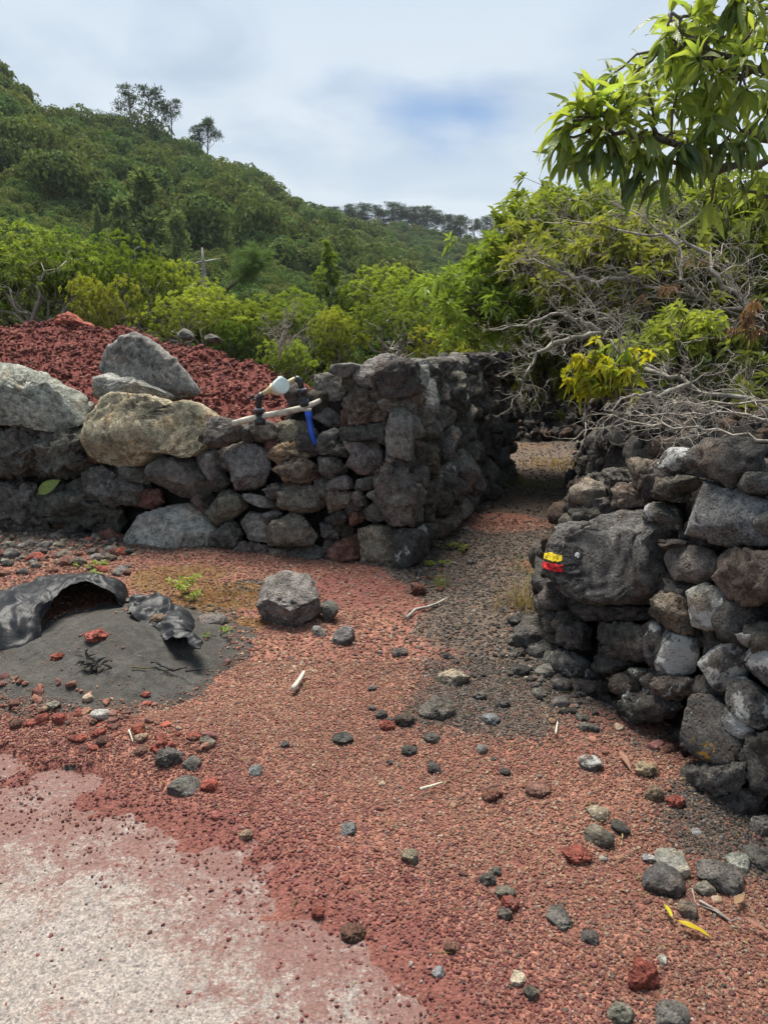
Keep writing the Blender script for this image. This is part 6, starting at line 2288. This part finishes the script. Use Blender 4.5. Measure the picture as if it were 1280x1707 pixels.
# ------------------------------------------------------------------ small things on the ground
def flat_leaf(label, a, b, mat, wide, seed, lift=0.01, name='fallen_leaf', wall_face=None):
    A, B = (surf(*a), surf(*b)) if wall_face is None else [wall_face.world(*wall_face.uv(*q, .10), .10) for q in (a, b)]
    V, Q, al, ac = big_leaf_mesh(seed)
    d = B - A
    L = np.linalg.norm(d)
    x = unit(d)
    n0 = np.array([0, 0, 1.0]) if wall_face is None else wall_face.n
    y = unit(np.cross(n0, x))
    z = np.cross(x, y)
    W = (V * [L, L * wide, L * .5]) @ np.stack([x, y, z]) + z * lift
    W[:, 2] += 0.02 * (wall_face is None)
    return thing(name, label, 'leaf', A, mesh(name, W, Q, mat, True, dict(tone=np.full(len(V), .75), along=al, across=ac)))


flat_leaf('bright yellow green fallen leaf lying on the red gravel', (1122, 1549), (1188, 1573), M_YELLOW_LEAF, 1.0, 2)
flat_leaf('narrow curled yellow leaf standing beside the flat yellow one', (1120, 1548), (1105, 1516), M_YELLOW_LEAF, .8, 1)
flat_leaf('dry tan leaf on the gravel by the right edge', (1236, 1545), (1290, 1572), M_DEAD_LEAF, .7, 3)
flat_leaf('single bright green leaf caught between dark wall stones', (64, 824), (96, 799), M_LEAF_BIG, 2.0, 4, .015, 'green_leaf', LFACE)
flat_leaf('brown curled leaf at the foot of the right wall', (1030, 1262), (1052, 1290), M_DEAD_LEAF, .9, 0)
flat_leaf('dry brown leaf near the brown stone at the right edge', (1222, 1525), (1240, 1500), M_DEAD_LEAF, 1.3, 2)


def stick(label, pts, rad, mat, lift=.012, name='stick', kids=0):
    P = np.array([surf(*p) for p in pts])
    P[:, 2] += lift + .012
    b = Buf()
    b.tube(P - P[0], np.linspace(rad, rad * .6, len(P)), 6)
    r = np.random.RandomState(len(label))
    for k in range(kids):
        i = r.randint(1, len(P))
        b.tube(wiggle(P[i] - P[0], P[i] - P[0] + r.normal(size=3) * [.06, .06, .02] + [0, 0, .02], 4, .1, r), [rad * .6] * 4, 4)
    return thing(name, label, 'stick', P[0], b.mesh(name, mat))


stick('chunky bleached piece of driftwood standing out on the red cinder', [(488, 1160), (494, 1152), (500, 1143), (507, 1131)], .014, M_WOOD, .02, 'driftwood')
stick('straight white stick on the middle of the gravel', [(700, 1326), (718, 1321), (736, 1315)], .006, M_WOOD)
stick('curved dead root lying at the mouth of the path', [(678, 1036), (692, 1022), (712, 1018), (728, 1012), (745, 1003)], .010, M_BARK_PALE, .01)
stick('dark broken twig lying across the sand pile', [(258, 1109), (272, 1117), (289, 1126)], .007, M_BLACK_PLASTIC, .01, 'twig', 3)
stick('thin greenish straw lying on the sand pile', [(220, 1116), (240, 1118), (258, 1117)], .004, M_STRAW, .0, 'straw')
stick('short pale straw at the lower edge of the sand', [(215, 1222), (219, 1232), (222, 1242)], .004, M_WOOD, .0, 'straw')
stick('pale dry stalk standing by the clinker at the right wall', [(926, 1232), (927, 1222), (929, 1212)], .005, M_WOOD, .01, 'straw')
stick('thin brown twig near the yellow leaf', [(1165, 1508), (1195, 1525), (1218, 1543)], .004, M_BARK_PALE, .0, 'twig', 2)


def dead_clump(label, px, py, seed):
    r = np.random.RandomState(seed)
    p = surf(px, py)
    lf = Leaves()
    for q in range(5):
        lf.whorl(np.array([r.normal() * .025, r.normal() * .03, .02 + .012 * q]), r.normal(size=3) + [0, 0, .6], 6, .07, .02, .3, r, (.6, 1.5), .3)
    thing('leaf_debris', label, 'debris', p, lf.mesh('leaf_debris', M_BARKLEAF, seed))


M_BARKLEAF = leaf_material('blackened_leaf', (0.022, 0.022, 0.022), (0.07, 0.065, 0.06), 0.0, 0.1, 0.7)
dead_clump('blackened withered leaf tuft in the middle of the sand pile', 152, 1122, 5)


def tuft(label, px, py, n, h, mat, seed, lean=.5, wid=.006, name='grass_tuft', spread=.03, category='grass tuft'):
    r = np.random.RandomState(seed)
    p = surf(px, py)
    V, Q, T = [], [], []
    for i in range(n):
        a = r.uniform(0, 6.28)
        d = np.array([math.cos(a), math.sin(a)]) * r.uniform(.1, lean)
        L = h * r.uniform(.5, 1.1)
        o = np.r_[r.normal(size=2) * spread, 0]
        sd = np.array([-math.sin(a), math.cos(a), 0]) * wid * .5
        k = len(V)
        for t in (0, .4, .75, 1.0):
            c = o + np.r_[d * L * t ** 1.7, L * t * (1 - .25 * t * np.hypot(*d))]
            w = 1 - .92 * t
            V += [c - sd * w, c + sd * w]
            T += [r.uniform(.3, .9)] * 2
        Q += [(k, k + 1, k + 3, k + 2), (k + 2, k + 3, k + 5, k + 4), (k + 4, k + 5, k + 7, k + 6)]
    return thing(name, label, category, p, mesh(name, np.array(V), np.array(Q), mat, False, dict(tone=np.array(T))))


tuft('dry straw coloured grass clump at the left end of the marked wall', 868, 1012, 90, .22, M_STRAW, 1, .8, .006, spread=.07)
tuft('tall dry grass beside the marked stone', 905, 985, 50, .26, M_STRAW, 2, .8, .006, spread=.06)
tuft('small green grass tuft in the middle of the path mouth', 735, 978, 42, .10, M_GRASS, 3, .9, .005)
tuft('short green weeds along the far foot of the side wall', 812, 803, 70, .16, M_GRASS, 4, .9, .012, spread=.16)
tuft('patch of low green grass on the path near its far end', 880, 812, 80, .08, M_GRASS, 21, .9, .012, spread=.22)
tuft('yellowish grass patch on the right side of the path', 938, 778, 110, .16, M_STRAW, 22, .9, .012, spread=.25)
tuft('thin green grass by the dry clump', 885, 955, 26, .2, M_GRASS, 9, .6, .005, spread=.05)


def weed(label, px, py, n, L, seed, tone=.8, spread=.04, lift=.04):
    r = np.random.RandomState(seed)
    p = surf(px, py)
    lf, b = Leaves(), Buf()
    for i in range(n):
        e = np.array([r.normal() * spread, r.normal() * spread, lift * r.uniform(.4, 1.3)])
        b.tube(wiggle((0, 0, -.01), e, 4, .05, r), [.002] * 4, 3, False)
        lf.whorl(e, np.array([r.normal() * .3, r.normal() * .3, 1]), 6, L, L * .5, tone, r, (.7, 1.4), .15)
    t = thing('weed', label, 'weed', p)
    obj('stem', b.mesh('stem', M_GRASS), t)
    obj('foliage', lf.mesh('foliage', M_GRASS, seed), t)


weed('bright lime green weed on the orange moss', 310, 992, 12, .045, 1, .95, .05, .07)
weed('small lime weed left of the brighter one', 322, 1003, 5, .03, 8, .8, .03, .04)
weed('low green seedling on the path beside the wall corner', 755, 915, 6, .045, 2, .7, .05, .04)
weed('tiny green plant between path stones', 720, 945, 5, .04, 3, .7, .04, .04)
weed('leafy green weed growing by the far wall foot', 775, 850, 6, .05, 4, .75, .05, .06)
weed('lime weed among the rubble at the left wall foot', 165, 945, 7, .035, 5, .9, .06, .04)
weed('green sprout at the foot of the big pale stone', 160, 965, 4, .05, 6, .9, .03, .03)
weed('small light green weed on the moss by the sand', 365, 1060, 4, .03, 7, .8, .03, .03)


def moss_mats():
    """low wiry ground cover, orange and green, round the wall foot and on the path"""
    r = np.random.RandomState(12)
    lf = Leaves()
    for px, py, rad, n in ((300, 965, .34, 900), (395, 1000, .28, 700), (350, 1005, .25, 500), (405, 1050, .15, 250), (930, 775, .6, 900), (880, 745, .5, 500), (850, 800, .35, 400), (860, 1020, .2, 250)):
        c = G(px, py)
        P = np.c_[c[0] + r.normal(size=n) * rad * .5, c[1] + r.normal(size=n) * rad * .5]
        z = gz(P)
        D = r.normal(size=(n, 3)) * [1, 1, .5] + [0, 0, .35]
        lf.add(np.c_[P, z], D, r.uniform(.015, .045, n), .004, r.rand(n), 0.0)
    obj('moss_ground_cover', lf.mesh('moss_ground_cover', M_MOSS, 3), kind='stuff')


def litter():
    r = np.random.RandomState(33)
    lf = Leaves()
    n = 1500
    P = np.c_[r.uniform(-2.4, 2.4, n), r.uniform(1.3, 6.5, n)]
    s, dark, moss, fines = zones(P)
    P = P[(s > -0.1) & (np.abs(P[:, 0]) < .6 * P[:, 1] + .4)]
    n = len(P)
    D = r.normal(size=(n, 3)) * [1, 1, .12]
    lf.add(np.c_[P, gz(P) + .012], D, .012 + .05 * r.rand(n) ** 2.5, .0025 + .004 * r.rand(n) ** 3, r.rand(n), 0.0)
    obj('plant_litter', lf.mesh('plant_litter', M_STRAW, 3), kind='stuff')


litter()
M_MOSS = leaf_material('orange_moss', (0.10, 0.085, 0.03), (0.34, 0.15, 0.045), 0.0, 0.2, 0.8)
moss_mats()


def haze():
    m = bpy.data.materials.new('haze')
    m.use_nodes = True
    k = NT(m.node_tree)
    v = k.n('ShaderNodeVolumePrincipled', None, Color=(0.80, 0.88, 1.0), Density=HAZE, Anisotropy=0.2)
    o = k.n('ShaderNodeOutputMaterial')
    k.set(o.inputs['Volume'], v)
    x, y0, y1, z0, z1 = 1600, -700, 1600, -6, 75
    V = [(a, b, c) for c in (z0, z1) for b in (y0, y1) for a in (-x, x)]
    Q = [(0, 2, 3, 1), (4, 5, 7, 6), (0, 1, 5, 4), (2, 6, 7, 3), (0, 4, 6, 2), (1, 3, 7, 5)]
    obj('haze', mesh('haze', V, np.array(Q), m, False), kind='stuff')


HAZE = 0.00015
haze()
